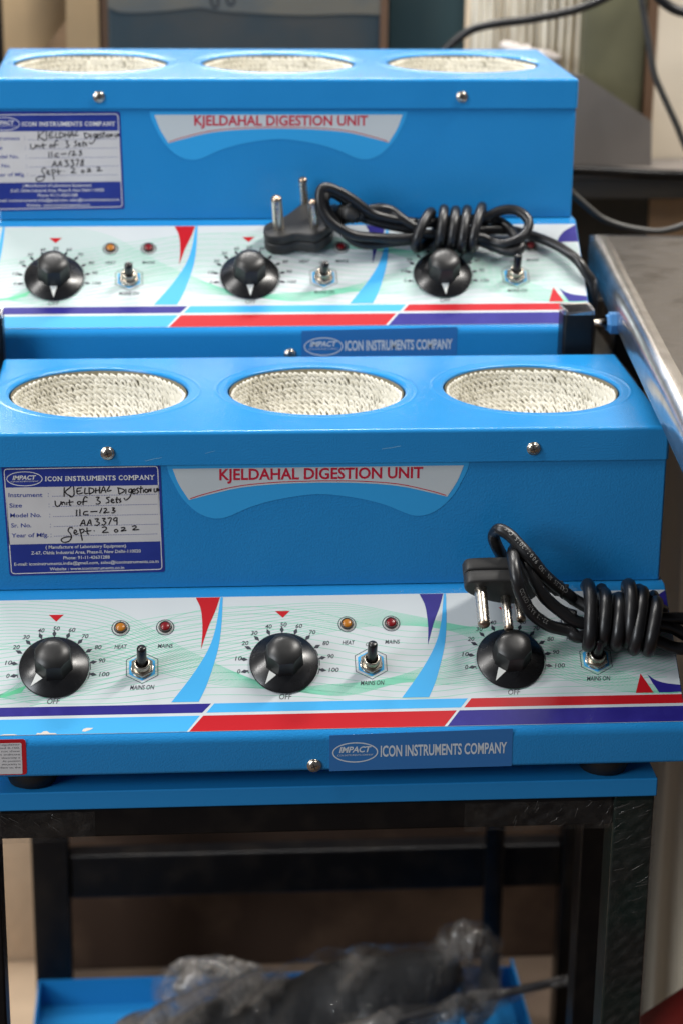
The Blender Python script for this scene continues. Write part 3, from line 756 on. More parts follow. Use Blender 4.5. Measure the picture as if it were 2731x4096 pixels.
def shift(o, dx, dz): o.location = (dx / 1000, 0, dz / 1000)
def digestion_unit(loc, rotz, label, hand, pointers, levers, group, rear=False):
    root = thing('digestion_unit', label, 'lab heater', loc, group, rotz)
    lid = piece('lid', 'lid', root, make_lid)
    for k, (x, z) in enumerate(((-156.0, -15.3), (150.0, -15.4))):
        piece('screw%d' % k, 'screw', lid, lambda: make_screw(lambda a, b, h: (x + a, 0.0 - h, z + b)))
    piece('body', 'body', root, make_body)
    base = piece('base', 'base_housing', root, make_base)
    bs = piece('screw3', 'screw', base, lambda: make_screw(lambda a, b, h: (-13.5 + a, -99.713 - h, -216.2 + b)))
    if rear: shift(bs, 12.5, 3.0)
    for k, (x, y) in enumerate(((-212, -74), (198, -74), (-212, 175), (198, 175))):
        piece('foot%d' % k, 'foot', root, lambda: make_foot(x, y))
    for c in range(3):
        bowl = piece('bowl%d' % c, 'heating_bowl', root, lambda: make_mantle_cloth(HX[c]))
        y = piece('yarn', 'woven_yarn', bowl, make_yarn, kind='stuff'); y.location = (HX[c] / 1000, 0, 0)
    ps = piece('sheet', 'control_panel', root, make_panel_sheet)
    piece('pprint', 'printed_pattern', ps, make_panel_print)
    piece('plines', 'printed_lines', ps, make_panel_lines)
    piece('ptext', 'lettering', ps, make_panel_text)
    for i in range(3):
        sk = piece('skirt%d' % i, 'knob', root, lambda: make_skirt(i))
        piece('cap%d' % i, 'grip', sk, lambda: make_cap(i))
        piece(None, 'pointer', sk, lambda: make_pointer(i, pointers[i]))
        for x, m, lb in ((-148.7 + 163 * i, AMBER, 'amber indicator lamp above HEAT'), (-116.7 + 163 * i, REDL, 'red indicator lamp above MAINS')):
            rg = piece('ring%.0f' % x, 'indicator_lamp', root, lambda: make_lamp_ring(x), label=lb)
            piece('rim%.0f' % x, 'rim', rg, lambda: make_lamp_rim(x))
            piece('lens%.0f' % x, 'lens', rg, lambda: make_lens(x, m))
        nt_ = piece('nut%d' % i, 'toggle_switch', root, lambda: make_nut(i))
        piece(None, 'lever', nt_, lambda: make_lever(i, levers[i]))
    tf = piece('title', 'title_sticker', root, make_title_film)
    piece('titlep', 'white_field', tf, make_title_print)
    piece('titlet', 'lettering', tf, make_title_text)
    pl = piece('plate', 'name_plate', root, make_plate)
    piece('platep', 'printed_fields', pl, make_plate_print)
    piece('platet', 'lettering', pl, make_plate_text)
    piece(None, 'handwriting', pl, lambda: make_writing(hand))
    sg = piece('sign', 'maker_sticker', root, make_sign)
    if rear: shift(pl, -20.0, -3.6); shift(sg, 11.2, 0); shift(tf, 0, -2.4)
    piece('signt', 'lettering', sg, make_sign_text)
    if not rear:
        piece(None, 'flaked_spots', ps, make_chips)
        for P, w in (([(-129.5, -20.7), (-129.0, -21.6), (-123, -20.0), (-117.5, -19.2)], 0.28), ([(40.0, -14.6), (44.0, -13.9), (47.0, -13.7), (53.5, -12.4)], 0.35), ([(-86.5, -16.4), (-79.5, -14.6)], 0.18)):
            piece(None, 'scratch', lid, lambda: make_scratch(P, w))
        wn = piece('warn', 'notice_sticker', root, make_warn)
        piece('warnp', 'lettering', wn, make_warn_print)
    return root

UNITS = 'three-bowl digestion units standing one behind the other'
BKL = (-12.044, 356.147, 201.45); BKA = R(0.4734)
digestion_unit((0, 0, UB), 0.0, 'nearest blue three-bowl digestion unit on the black stand, plate reading AA 3379', HAND_9, (135, 128, 124), (14, 14, 14), UNITS)
digestion_unit((BKL[0], BKL[1], BKL[2] + UB), BKA, 'blue three-bowl digestion unit standing higher behind the near one, plate reading AA 3378', HAND_8, (90, 90, 88), (-12, -12, 16), UNITS, True)
def BK(x, y, z):          # a point of the rear unit in world mm
    return (BKL[0] + x * cos(BKA) - y * sin(BKA), BKL[1] + x * sin(BKA) + y * cos(BKA), BKL[2] + z)

# ------------------------------------------------------------------ power cords
def unit_point(p, back=False):
    return BK(*p) if back else p
def layered(mb, outline, fn, m, n0, n1, r=1.6):
    cx = sum(p[0] for p in outline) / len(outline); cy = sum(p[1] for p in outline) / len(outline)
    def ring(k):
        L_ = []
        n = len(outline)
        for i in range(n):
            a = Vector(outline[i - 1]); b = Vector(outline[i]); c = Vector(outline[(i + 1) % n])
            t = (c - a); t.normalize(); nn = Vector((-t.y, t.x))
            if nn.dot(b - Vector((cx, cy))) > 0: nn = -nn
            q = b + nn * k; L_.append((q.x, q.y))
        return L_
    lv = [(r, n0), (r * .3, n0 + math.copysign(r * .3, n1 - n0)), (0, n0 + math.copysign(r, n1 - n0)), (0, n1 - math.copysign(r, n1 - n0)), (r * .3, n1 - math.copysign(r * .3, n1 - n0)), (r, n1)]
    vs = []; n = len(outline)
    for k, z in lv: vs += [fn(x, y, z) for x, y in ring(k)]
    fs = [(j * n + i, j * n + (i + 1) % n, (j + 1) * n + (i + 1) % n, (j + 1) * n + i) for j in range(5) for i in range(n)]
    mb.add(vs, fs, m, True)
    for off, (k, z) in ((0, lv[0]), (5 * n, lv[5])):
        q = ring(k); tri = tessellate_polygon([[Vector((x, y, 0)) for x, y in q]])
        mb.add([fn(x, y, z) for x, y in q], [tuple(t) for t in tri], m)
    return mb
def pin(fn, L_, r, wf):
    mb = MB()
    g = lambda a, b, h: wf(fn(a, b, h))
    mb.lathe([(r, -2), (r, L_ - 3.0)], BRASS, g, 20, True, False)
    mb.lathe([(r, L_ - 3.0), (r * .97, L_ - 1.6), (r * .72, L_ - .4), (0.3, L_)], TIP, g, 20)
    return mb

F_A = [(179.7, -34.4, -120.6), (175.2, -36.1, -116.8), (162.7, -38.2, -105.9), (153.0, -41.5, -95.8), (143.8, -42.3, -83.8), (135.5, -37.6, -75.2), (129.6, -33.8, -69.7), (123.1, -29.9, -66.8), (120.6, -24.0, -71.3), (120.2, -22.0, -76.2), (122.8, -20.0, -83.1), (127.5, -14.0, -92.2), (131.0, -12.0, -98.6), (133.9, -10.0, -106.2)]
F_B = [(173.7, -50.5, -137.9), (167.9, -50.1, -136.4), (158.8, -51.2, -133.4), (149.6, -52.7, -127.0), (142.5, -55.5, -119.1), (137.8, -57.7, -110.7), (134.0, -59.6, -102.1), (131.8, -59.2, -94.3), (130.7, -53.5, -87.4), (131.0, -44.9, -83.3), (132.6, -35.7, -81.3), (135.9, -29.1, -81.3), (139.2, -31.2, -85.4), (143.1, -41.5, -93.3), (149.6, -47.3, -105.3), (157.5, -47.7, -115.6), (168.0, -46.1, -124.5), (177.3, -47.2, -127.9)]
F_R = [(178.0, -39.7, -124.6), (195.1, -42.0, -126.4), (218.1, -44.5, -128.3), (243.9, -45.2, -131.4), (257.8, -43.5, -132.6), (268.3, -45.2, -136.4), (273.3, -50.6, -141.8), (268.2, -56.4, -147.5), (255.6, -58.0, -150.0), (245.7, -57.6, -148.4), (237.6, -54.2, -145.9), (217.8, -49.7, -141.1), (194.3, -50.4, -140.4), (179.2, -53.4, -141.4)]
F_C = [(179.0, -48.7, -131.5), (200.1, -48.4, -133.9), (223.6, -48.3, -135.0), (244.2, -48.1, -136.1), (257.0, -49.3, -142.1), (265.8, -47.3, -149.3), (276.1, -33.6, -167.9)]
F_S = [(148.0, -24.9, -105.7), (152.9, -27.2, -106.2), (171.4, -37.1, -112.6), (180.8, -38.3, -118.5)]
CR = 4.6
corg = (190.0, -50.0, -150.0)
front_cord = thing('power_cord', 'black mains plug and cord wound in a thick bundle hanging off the near unit', 'power cord', corg, 'power cords lying on the control panels')
FP = lambda a, b, n: PF(a, n, b)
out_f = smooth2([(97, 34), (98.5, 39.5), (104, 41.8), (125, 42.3), (141, 41), (149, 35), (152, 25), (149, 15), (140, 9.5), (129, 9.5), (116, 14), (105, 21), (98.5, 28), (97, 34)], 3)[:-1]
mb = MB(); layered(mb, out_f, FP, PLUG, -4.5, 5.4); body_ = mb.build('plug_body', front_cord, corg)
mb = MB(); layered(mb, out_f, FP, PLUG, 5.9, 16.0); mb.build('front_half', body_, corg)
for (x, h), L_, r in (((109, 30.5), 31, 4.5), ((128.5, 19), 28, 3.6), ((139.3, 13.0), 17, 3.6)):
    pin(lambda a, b, n, x=x, h=h: PF(x + a, 16 + n, h + b), L_, r, lambda p: p).build('pin', front_cord, corg)
def relief(P, r0, r1, wf, parent, org):
    mb = MB(); Q = [Vector(wf(p)) for p in P]
    mb.tube(Q, lambda t: (r0 + (r1 - r0) * t) * (1.0 + 0.10 * (1 if (int(t * 16) % 2 == 0) else -1)), PLUG, n=14, sub=8)
    mb.build('cord_sleeve', parent, org)
relief(F_S[:3], 7.5, 5.4, lambda p: p, front_cord, corg)
mb = MB()
whole = F_A[::-1] + F_R[1:] + F_B
cab_path = spline(whole, 6)
mb.tube([tuple(p) for p in cab_path], CR, RUB, n=16, sub=1)
mb.tube(F_B[-4:-2] + F_C, CR, RUB, n=14)
cable = mb.build('cable', front_cord, corg)
def wraps(specs, wf, r, B, hc, ratio, n=16):
    """turns of cord round the bundle; spec: (x_top, u_top, x_bottom, u_bottom)"""
    out = []
    K = len(specs)
    for k, (xt, ut, xb, ub, dh) in enumerate(specs):
        nx = specs[k + 1] if k + 1 < K else None
        uc = (ut + ub) / 2; half = (ub - ut) / 2
        A = math.sqrt(max(60.0, half * half - (ratio * B) ** 2))
        for q in range(24):
            th = 2 * PI * q / 24          # 0 top, quarter turn over the front, half turn bottom
            f = q / 24.0
            if q <= 12: x = xt + (xb - xt) * (0.5 - 0.5 * cos(PI * q / 12))
            else:
                t = (q - 12) / 12.0; x2 = nx[0] if nx else xt + 6
                x = xb + (x2 - xb) * (0.5 - 0.5 * cos(PI * t))
            hh = hc + dh * sin(th) * (1 if sin(th) > 0 else 0)
            out.append(wf(PF(x, uc - A * cos(th), hh + B * sin(th))))
    return out
FW = [(189.3, 6.0, 185.1, 57.2, 1), (200.7, 13.7, 195.3, 54.1, 0), (211.0, 17.3, 205.0, 57.0, -1), (219.0, 6.9, 213.9, 54.5, 3), (228.8, 12.6, 217.8, 60.5, 0.5), (238.0, 21.5, 228.0, 62.0, 0)]
mb = MB(); mb.tube(wraps(FW, lambda p: p, CR, 13.0, 18.0, 0.57), CR + 0.25, RUB, n=16, sub=2)
mb.build('wound_turns', front_cord, corg)

def path_text(mb, s, P, start, size, fn_out, r, m, flip=False, side=0.0):
    """letters set one by one along a cable; P list of Vectors, start in mm from its beginning"""
    d = [0.0]
    for i in range(1, len(P)): d.append(d[-1] + (P[i] - P[i - 1]).length)
    pos = start
    for ch in s:
        w = size * 0.80
        if ch != ' ':
            q = min(max(pos, 0.1), d[-1] - .1); i = next(k for k in range(1, len(d)) if d[k] >= q)
            t = (P[i] - P[i - 1]).normalized(); c = P[i - 1] + t * (q - d[i - 1])
            o = (fn_out(c) - c); o = (o - t * o.dot(t)).normalized()
            bn = o.cross(t).normalized()
            o2 = (o * cos(side) + bn * sin(side)).normalized(); b2 = o2.cross(t).normalized()
            if flip: t_, b_ = -t, -b2
            else: t_, b_ = t, b2
            g, fs, wg, hg = glyphs(ch)
            k = size / hg
            vs = []
            for gx, gy in g:
                lx = (gx - wg / 2) * k * 0.85; ly = (gy - hg / 2) * k
                ang = ly / r
                rr_ = r + 0.12
                p = c + t_ * lx + o2 * (rr_ * cos(ang)) + b_ * (rr_ * sin(ang))
                vs.append(tuple(p))
            mb.add(vs, fs, m)
        pos += w
CAMP = Vector((-104.9, -1461.8, 443.9))
pa = spline(F_A, 6); pb = spline(F_B, 6)
mb = MB()
toc = lambda c: CAMP
path_text(mb, 'CABLES AN ISO 9001:2015 Cer', pa, 14.0, 3.1, toc, CR, CPRINT, False, -0.35)
path_text(mb, '22-12 RAJU CORDD', pb, 22.0, 3.1, toc, CR, CPRINT, False, -0.35)
mb.build('lettering', cable, corg)

B_P1 = [(112.2, -40.6, -127.8), (91.2, -41.5, -128.5), (72.0, -42.9, -127.1), (55.6, -46.1, -124.5), (43.1, -47.9, -118.3), (33.6, -47.8, -110.7), (28.1, -45.8, -101.6), (26.7, -43.9, -92.6), (28.2, -42.3, -86.3), (34.0, -40.3, -84.8), (43.5, -39.0, -88.8), (55.0, -38.0, -95.7), (63.7, -37.2, -102.5), (72.5, -35.3, -108.6), (86.9, -34.1, -112.8), (109.0, -32.9, -116.9)]
B_P2 = [(110.7, -37.4, -130.4), (87.0, -37.1, -132.7), (70.6, -39.0, -134.2), (58.2, -39.0, -131.7), (48.6, -38.9, -124.0), (41.1, -36.8, -114.9), (34.5, -35.7, -106.4), (31.8, -33.0, -99.4), (34.0, -28.7, -93.5), (40.7, -27.7, -92.8), (54.0, -28.8, -101.2)]
B_P3 = [(56.4, -34.5, -110.6), (64.2, -31.9, -107.4), (71.8, -31.3, -105.6), (79.5, -30.3, -104.9), (88.2, -29.7, -107.0), (95.5, -33.1, -112.1), (105.0, -34.8, -118.4), (112.7, -35.3, -121.3)]
B_P4 = [(59.9, -27.7, -112.9), (69.3, -29.8, -114.5), (82.5, -31.2, -118.1), (96.9, -31.6, -121.0), (113.1, -32.1, -123.8)]
B_R1 = [(107.1, -31.5, -118.3), (140.3, -28.2, -115.9), (166.9, -26.1, -114.2), (182.2, -25.1, -108.4), (193.0, -26.6, -107.1), (201.2, -30.7, -110.2), (205.6, -35.5, -116.4), (202.7, -41.4, -123.4), (195.1, -45.5, -129.1), (182.4, -44.2, -133.1), (172.2, -38.8, -131.5), (163.4, -37.9, -128.3), (139.2, -39.2, -126.8), (106.7, -36.8, -124.9)]
B_R2 = [(140.6, -27.3, -122.7), (163.8, -36.1, -132.0), (174.4, -39.4, -135.8), (185.7, -45.3, -139.0), (194.0, -47.9, -138.5), (198.2, -44.7, -134.8), (194.4, -36.8, -128.7), (190.1, -27.5, -122.9), (183.3, -20.5, -118.7), (174.6, -19.5, -116.7), (151.6, -25.7, -116.5)]
B_R3 = [(129.2, -31.7, -126.1), (166.3, -25.2, -124.9), (183.1, -23.4, -124.8), (196.3, -23.9, -126.4), (212.3, -28.6, -130.0), (227.7, -36.8, -135.0), (240.4, -47.2, -141.7), (246.7, -55.8, -147.0)]
borg = BK(120.0, -50.0, -150.0)
back_cord = thing('power_cord', 'black mains plug standing pins up, its cord knotted and wound across the rear unit', 'power cord', borg, 'power cords lying on the control panels')
O_ = Vector([-6.7, -32.38, -120.3]); n_ = Vector([-0.0995, -0.4205, 0.9018]); a_ = Vector([0.919, 0.3086, 0.2453]); b_ = Vector([-0.3814, 0.8532, 0.3558])
def BP(a, b, n): return BK(*(O_ + a_ * a + b_ * b + n_ * n))
out_b = smooth2([(-13.5, 2.6), (-9.3, 9.2), (-0.9, 11.5), (10.0, 12.3), (23.1, 17.5), (32.3, 21.2), (40.8, 19.0), (50.4, 12.4), (52.5, 3.7), (45.4, -10.5), (39.6, -18.0), (29.7, -23.0), (21.6, -24.5), (15.5, -20.0), (7.7, -14.4), (-2.1, -13.1), (-10.2, -8.3), (-13.8, -2.6), (-13.5, 2.6)], 3)[:-1]
mb = MB(); layered(mb, out_b, BP, PLUG, -19.5, -9.2); body_ = mb.build('plug_body', back_cord, borg)
mb = MB(); layered(mb, out_b, BP, PLUG, -8.7, 0.0); mb.build('front_half', body_, borg)
for (pa_, pb_), L_, r in zip([(-0.0, 0.1), (34.7, 21.7), (27.1, -12.4)], (32, 25, 26), (4.6, 3.7, 3.7)):
    pin(lambda a, b, n, x=pa_, y=pb_: (x + a, y + b, n), L_, r, lambda p: BP(*p)).build('pin', back_cord, borg)
bw = lambda p: BK(*p)
s0 = O_ + a_ * 44 + b_ * 4 - n_ * 9
relief([tuple(s0), (51.0, -33.0, -108.5), (56.4, -33.0, -110.0), (64.0, -31.9, -109.6)], 9.0, 5.4, bw, back_cord, borg)
mb = MB(); r_ = 4.3
for P in (B_P1, B_P2, [tuple(s0)] + B_P3[:0] + B_P4, B_R1, B_R2): mb.tube([bw(p) for p in P], r_, RUB, n=12)
mb.tube([bw(p) for p in [(50.0, -36.0, -112.0)] + B_P3], r_ + .3, RUB, n=12)
mb.tube([bw(p) for p in B_R3 + [(251.5, -60.0, -154.0), (257.5, -62.0, -164.0), (258.5, -62.0, -185.0), (258.5, -58.0, -230.0), (259.0, -40.0, -330.0)]], r_, RUB, n=12)
mb.build('cable', back_cord, borg)
BWR = [(123.6, 1.4, 107.3, 41.0, 0), (134.3, -1.4, 128.1, 38.4, 1), (144.1, -0.6, 137.8, 39.8, 0), (154.1, -1.3, 146.2, 42.7, 0), (167.6, -4.1, 155.0, 41.4, 1)]
mb = MB(); mb.tube(wraps(BWR, bw, r_, 12.5, 17.5, 0.83), r_, RUB, n=14, sub=2)
mb.build('wound_turns', back_cord, borg)

# ------------------------------------------------------------------ stands
def tube_box(mb, a, b, w, m, r=2.0):
    mb.box(min(a[0], b[0]) - w / 2, max(a[0], b[0]) + w / 2, min(a[1], b[1]) - w / 2, max(a[1], b[1]) + w / 2, min(a[2], b[2]) - w / 2, max(a[2], b[2]) + w / 2, m, r)
    return mb
so = (0, 80, FLOOR)
st = thing('equipment_stand', 'black square-tube stand with blue top carrying the nearest unit, film round its right leg', 'stand', so, 'black stands under the units')
mb = MB(); mb.box(-273, 234.4, -94.6, 200, -249.5, UB - 0.05, BLUE_IN, 1.2); mb.box(-273, 240, 200.2, 262, -249.5, UB - 0.05, BLUE_IN, 1.2); mb.build('top_panel', st, so)
for x0, x1, y0, y1, nm, m, lb in ((203.8, 233.6, -92, -62, 'leg', FRAME_G, 'dark green front leg wrapped in torn stretch film'), (-269.5, -236.2, -92, -62, 'leg', FRAME, None), (-290, -262, 130, 158, 'leg', FRAME, None), (228, 252, 130, 158, 'leg', FRAME, None)):
    mb = MB(); mb.box(x0, x1, y0, y1, FLOOR, -249.6, m, 2.0); o = mb.build(nm, st, so, lb)
    if lb: rightleg = o
mb = MB(); mb.box(-236, 203.6, -92, -64, -273.0, -249.6, FRAME, 2.5); rail = mb.build('front_rail', st, so)
for x in ((-264, -240), (205, 233)):
    mb = MB(); mb.box(x[0], x[1], -61.8, 129.8, -273, -249.6, FRAME, 2.0); mb.build('side_rail', st, so)
# film wrapped round the corner of the front frame: loose skins standing a little off the tube
def crumple(mb, x0, x1, z0, z1, y, m, nx, nz, amp, seed, fn=None):
    rnd = random.Random(seed)
    ph = [(rnd.uniform(.02, .12), rnd.uniform(-.12, .12), rnd.uniform(0, 6.28), rnd.uniform(.3, 1)) for _ in range(9)]
    vs = []
    for j in range(nz + 1):
        for i in range(nx + 1):
            x = x0 + (x1 - x0) * i / nx; z = z0 + (z1 - z0) * j / nz
            d = sum(a * abs(sin(kx * x * 3 + kz * z * 3 + p)) for kx, kz, p, a in ph) / 5
            q = (x, y - 0.6 - amp * d, z)
            vs.append(fn(*q) if fn else q)
    fs = [(j * (nx + 1) + i, j * (nx + 1) + i + 1, (j + 1) * (nx + 1) + i + 1, (j + 1) * (nx + 1) + i) for j in range(nz) for i in range(nx)]
    return mb.add(vs, fs, m, False)
mb = MB(); crumple(mb, 203.0, 234.5, -640, -252, -92.4, FILM, 14, 150, 2.6, 4); mb.build('stretch_film', rightleg, so)
mb = MB(); crumple(mb, 95, 203, -274.0, -251.5, -92.4, FILM, 50, 10, 2.4, 8)
mb.build('stretch_film', rail, so)
mb = MB(); crumple(mb, -236, -168, -274.5, -251.0, -92.4, FILM, 34, 10, 2.8, 11); mb.build('stretch_film', rail, so)
mb = MB()
rn = random.Random(21)
for k in range(60):
    if k < 30: x = rn.uniform(206, 232); z = -256 - 95 * rn.random() ** 1.6; L_ = rn.uniform(3, 11); a = rn.gauss(.35, .18)
    elif k < 46: x = 203 - 75 * rn.random() ** 1.5; z = rn.uniform(-271, -254); L_ = rn.uniform(3, 8); a = rn.gauss(1.0, .3)
    else: x = rn.uniform(-236, -185); z = rn.uniform(-271, -254); L_ = rn.uniform(4, 10); a = rn.gauss(-.6, .2)
    y = -93.6
    p0 = (x - L_ / 2 * cos(a), y, z - L_ / 2 * sin(a)); p1 = (x + L_ / 2 * cos(a), y, z + L_ / 2 * sin(a))
    pm = ((p0[0] + p1[0]) / 2, y - .3, (p0[2] + p1[2]) / 2 + rn.uniform(-.4, .4))
    mb.tube([p0, pm, p1], rn.uniform(.05, .20), CREASE, n=5, sub=3)
mb.build('film_creases', rightleg, so, None, 'stuff')

# rear stand: its far legs, cross rail and blue lower shelf show under the near one
KF = 1.216
CX, CY, CZ = -104.94, -1461.84, 443.91
def FAR(x, y, z): return (CX + KF * (x - CX), CY + KF * (y - CY), CZ + KF * (z - CZ))
ro = (BKL[0], 440, FLOOR)
rs = thing('equipment_stand', 'farther black stand with cross rail and blue lower shelf, seen beneath the near stand', 'stand', ro, 'black stands under the units')
rz = BKL[2] + UB
mb = MB(); mb.box(-304, 236, 262.5, 660, rz - 15, rz - 0.05, BLUE_IN, 1.2); mb.build('top_panel', rs, ro)
mb = MB(); mb.box(236.3, 284, 263, 292, rz - 44, rz - 15.2, FRAME, 2.0); mb.build('front_rail', rs, ro)
mb = MB(); mb.box(262, 290, 292.2, 655, rz - 44, rz - 15.2, FRAME, 2.0); mb.build('side_rail', rs, ro)
def fbox(x0, x1, y0, y1, z0, z1, m, r=2.0):
    a = FAR(x0, y0, z0); b = FAR(x1, y1, z1)
    return MB().box(a[0], b[0], a[1], b[1], max(a[2], FLOOR), min(b[2], rz - 15.1), m, r)
fbox(-240, -207.5, 236, 266, -2000, 900, FRAME).build('leg', rs, ro)
fbox(234, 246, 236, 262, -2000, 900, FRAME).build('leg', rs, ro)
MB().box(-304, -276, 264, 292, FLOOR, rz - 15.1, FRAME, 2.0).build('leg', rs, ro)
MB().box(262, 284, 264, 292, FLOOR, rz - 44.2, FRAME, 2.0).build('leg', rs, ro)
fbox(-207.3, 233.8, 240, 262, -507.5, -465.0, FRAME, 3).build('rear_rail', rs, ro)
fbox(162.5, 179.5, 228, 237.8, -613, 300, FRAME).build('mid_post', rs, ro)
mb = MB()
for b in ((-236, 190, -60, 234, -614, -612.5), (-236, 190, 234.1, 235.5, -614, -586), (-238, -236.1, -60, 235.5, -614, -586), (190.1, 192, -60, 235.5, -614, -578), (-238, 192, -62, -60.1, -614, -586)):
    a = FAR(b[0], b[2], b[4]); c = FAR(b[1], b[3], b[5]); mb.box(a[0], c[0], a[1], c[1], a[2], c[2], BLUE_IN)
mb.build('lower_shelf', rs, ro)

# open-topped tube posts standing up from the rear corners of the near stand, in front of the rear unit
def tube_post(cx, label):
    po = (cx, 237, UB)
    tp = thing('tube_post', label, 'post', po, 'square posts between the two units')
    mb = MB()
    ro_, ri_ = rrect(cx - 13.2, cx + 13.2, 224, 249, 3.5, 3), rrect(cx - 10.8, cx + 10.8, 226.4, 246.6, 2.0, 3)
    n = len(ro_)
    vs = [(x, y, UB) for x, y in ro_] + [(x, y, 28.0) for x, y in ro_]
    mb.add(vs, [(i, (i + 1) % n, n + (i + 1) % n, n + i) for i in range(n)], FRAME, True); shaft = mb.build('shaft', tp, po)
    mb = MB(); rn = random.Random(5); dz = [rn.uniform(-1.2, 1.2) for _ in range(n)]
    vs = [(x, y, 27.9) for x, y in ro_] + [(x + rn.uniform(-.5, .5), y + rn.uniform(-.5, .5), 31.5 + dz[i]) for i, (x, y) in enumerate(ro_)] + [(x, y, 31.0 + dz[i]) for i, (x, y) in enumerate(ri_)] + [(x, y, 5.0) for x, y in ri_]
    mb.add(vs, [(j * n + i, j * n + (i + 1) % n, (j + 1) * n + (i + 1) % n, (j + 1) * n + i) for j in range(3) for i in range(n)], STEEL_RIM, False)
    mb.build('open_top', shaft, po)
tube_post(222.6, 'black square post with bare open metal top beside the right end of the rear unit')
tube_post(-258.2, 'black square post at the left edge, half out of view, before the rear unit')

# ------------------------------------------------------------------ galvanised table on the right
to = (520, 180, FLOOR)
tb = thing('metal_table', 'galvanised steel table with rolled bright edge to the right of both units', 'table', to)
ang = math.atan2(282.5 - 237.8, 450.8 + 80.5)
ex = Vector((sin(ang), cos(ang), 0)); ey = Vector((cos(ang), -sin(ang), 0)); tp0 = Vector((237.8, -80.5, 45.0))
def TF(a, b, z): p = tp0 + ex * a + ey * b; return (p.x, p.y, 45.0 + z)      # a along the edge (away), b to the right
mb = MB()
A0, A1, B1 = -420.0, 541.0, 620.0
prof = [(7.0, 0.0), (3.0, 0.8), (-1.0, 1.0), (-5.0, -0.6), (-8.0, -4.0), (-9.6, -9.0), (-9.8, -15.0), (-9.2, -22.0), (-9.0, -30.0), (-6.5, -31.0), (-6.0, -24)]
vs = []; na = 60
for i in range(na + 1):
    a = A0 + (A1 - A0) * i / na
    for b, z in prof: vs.append(TF(a, b + 0.12 * sin(a * .045), z + 0.1 * sin(a * .03)))
k = len(prof)
mb.add(vs, [(i * k + j, i * k + j + 1, (i + 1) * k + j + 1, (i + 1) * k + j) for i in range(na) for j in range(k - 1)], STEEL_RIM, True)
rim = mb
mb = MB(); vs = []; nb = 40
rn = random.Random(2)
for i in range(na + 1):
    for j in range(nb + 1):
        a = A0 + (A1 - A0) * i / na; b = 7.0 + (B1 - 7.0) * j / nb
        w = 0.7 * sin(a * .021 + b * .013) + 0.5 * sin(a * .047 - b * .031) + .3 * sin(a * .09 + b * .07)
        vs.append(TF(a, b, 0.0 if j == 0 else w * 0.25))
mb.add(vs, [(i * (nb + 1) + j, i * (nb + 1) + j + 1, (i + 1) * (nb + 1) + j + 1, (i + 1) * (nb + 1) + j) for i in range(na) for j in range(nb)], STEEL, True)
top = mb.build('table_top', tb, to)
rim.build('rolled_edge', tb, to)
mb = MB(); mb.add([TF(A1, -9, 0.5), TF(A1, B1, 0.5), TF(A1, B1, -30), TF(A1, -9, -30), TF(A1 + 3, -6, 0.2), TF(A1 + 3, B1, 0.2), TF(A1 + 3, B1, -30), TF(A1 + 3, -6, -30)], [(0, 1, 5, 4), (4, 5, 6, 7), (0, 1, 2, 3)], STEEL_RIM); mb.build('far_lip', tb, to)
for a0, b0 in ((500, 14), (500, 570), (-400, 570), (100, 300)):
    mb = MB(); mb.box(0, 30, 0, 30, FLOOR - 45, -24, FRAME, 2.0, fn=lambda x, y, z: TF(a0 + x, b0 + y, z)); mb.build('leg', tb, to)
mb = MB(); mb.lathe([(3.2, -12), (3.2, 0)], NICKEL, lambda a, b, h: (247 + h, 235 + a, 18.6 + b), 16)
bo = mb.build('bolt', tb, to)
mb = MB(); mb.lathe([(6.5, 0), (7.5, 2), (9.5, 3), (9.5, 12), (8, 13)], BOLTB, lambda a, b, h: (247 + h, 235 + a, 18.6 + b), 6, False); mb.build('bolt_head', bo, to)

# ------------------------------------------------------------------ things on the lower shelf
def lump(path, rad, m, amp, seed, n=28, sub=8, far=True):
    rnd = random.Random(seed)
    ph = [(rnd.uniform(1, 6), rnd.randint(1, 6), rnd.uniform(0, 6.28), rnd.uniform(.3, 1)) for _ in range(10)]
    P = spline(path, sub); mb = MB(); vs = []; L_ = len(P); T = (P[1] - P[0]).normalized(); nrm = T.orthogonal().normalized()
    for k, p in enumerate(P):
        t = (P[min(k + 1, L_ - 1)] - P[max(k - 1, 0)]).normalized(); q = T.rotation_difference(t); nrm = (q @ nrm).normalized(); T = t
        bn = t.cross(nrm); u = k / (L_ - 1); e = min(1, (4 * u * (1 - u) + .02) ** .4)
        for i in range(n):
            a = 2 * PI * i / n
            d = sum(w * sin(f * u * 9 + g * a + p0) for f, g, p0, w in ph) / 4
            r = rad(u) * e * (1 + amp * (abs(d) * 1.4 - .3))
            vs.append(tuple(p + (nrm * cos(a) + bn * sin(a)) * r))
    fs = [(k * n + i, k * n + (i + 1) % n, (k + 1) * n + (i + 1) % n, (k + 1) * n + i) for k in range(L_ - 1) for i in range(n)]
    if far: vs = [FAR(*v) for v in vs]
    fs += [tuple(range(n))[::-1], tuple((L_ - 1) * n + i for i in range(n))]
    return mb.add(vs, fs, m, True)
bo_ = FAR(0, 120, -612.4)
bd = thing('wrapped_bundle', 'dark bundle in cloudy grey plastic lying across the lower blue shelf', 'bundle', bo_)
core = [(-262, 20, -606), (-180, 62, -597), (-90, 100, -582), (0, 118, -564), (80, 125, -540), (128, 130, -518)]
DK = mat('dark_bundle_cloth', (0.020, 0.022, 0.026), 0.6, bump=(30, 1.5, 3.0))
lump(core, lambda u: 30 + 12 * sin(u * 3), DK, .12, 3).build('core', bd, bo_)
lump([(p[0], p[1] - 2, p[2] + 1) for p in core], lambda u: 41 + 13 * sin(u * 3) , FILM2, .20, 9, n=60, sub=22).build('plastic_wrap', bd, bo_)
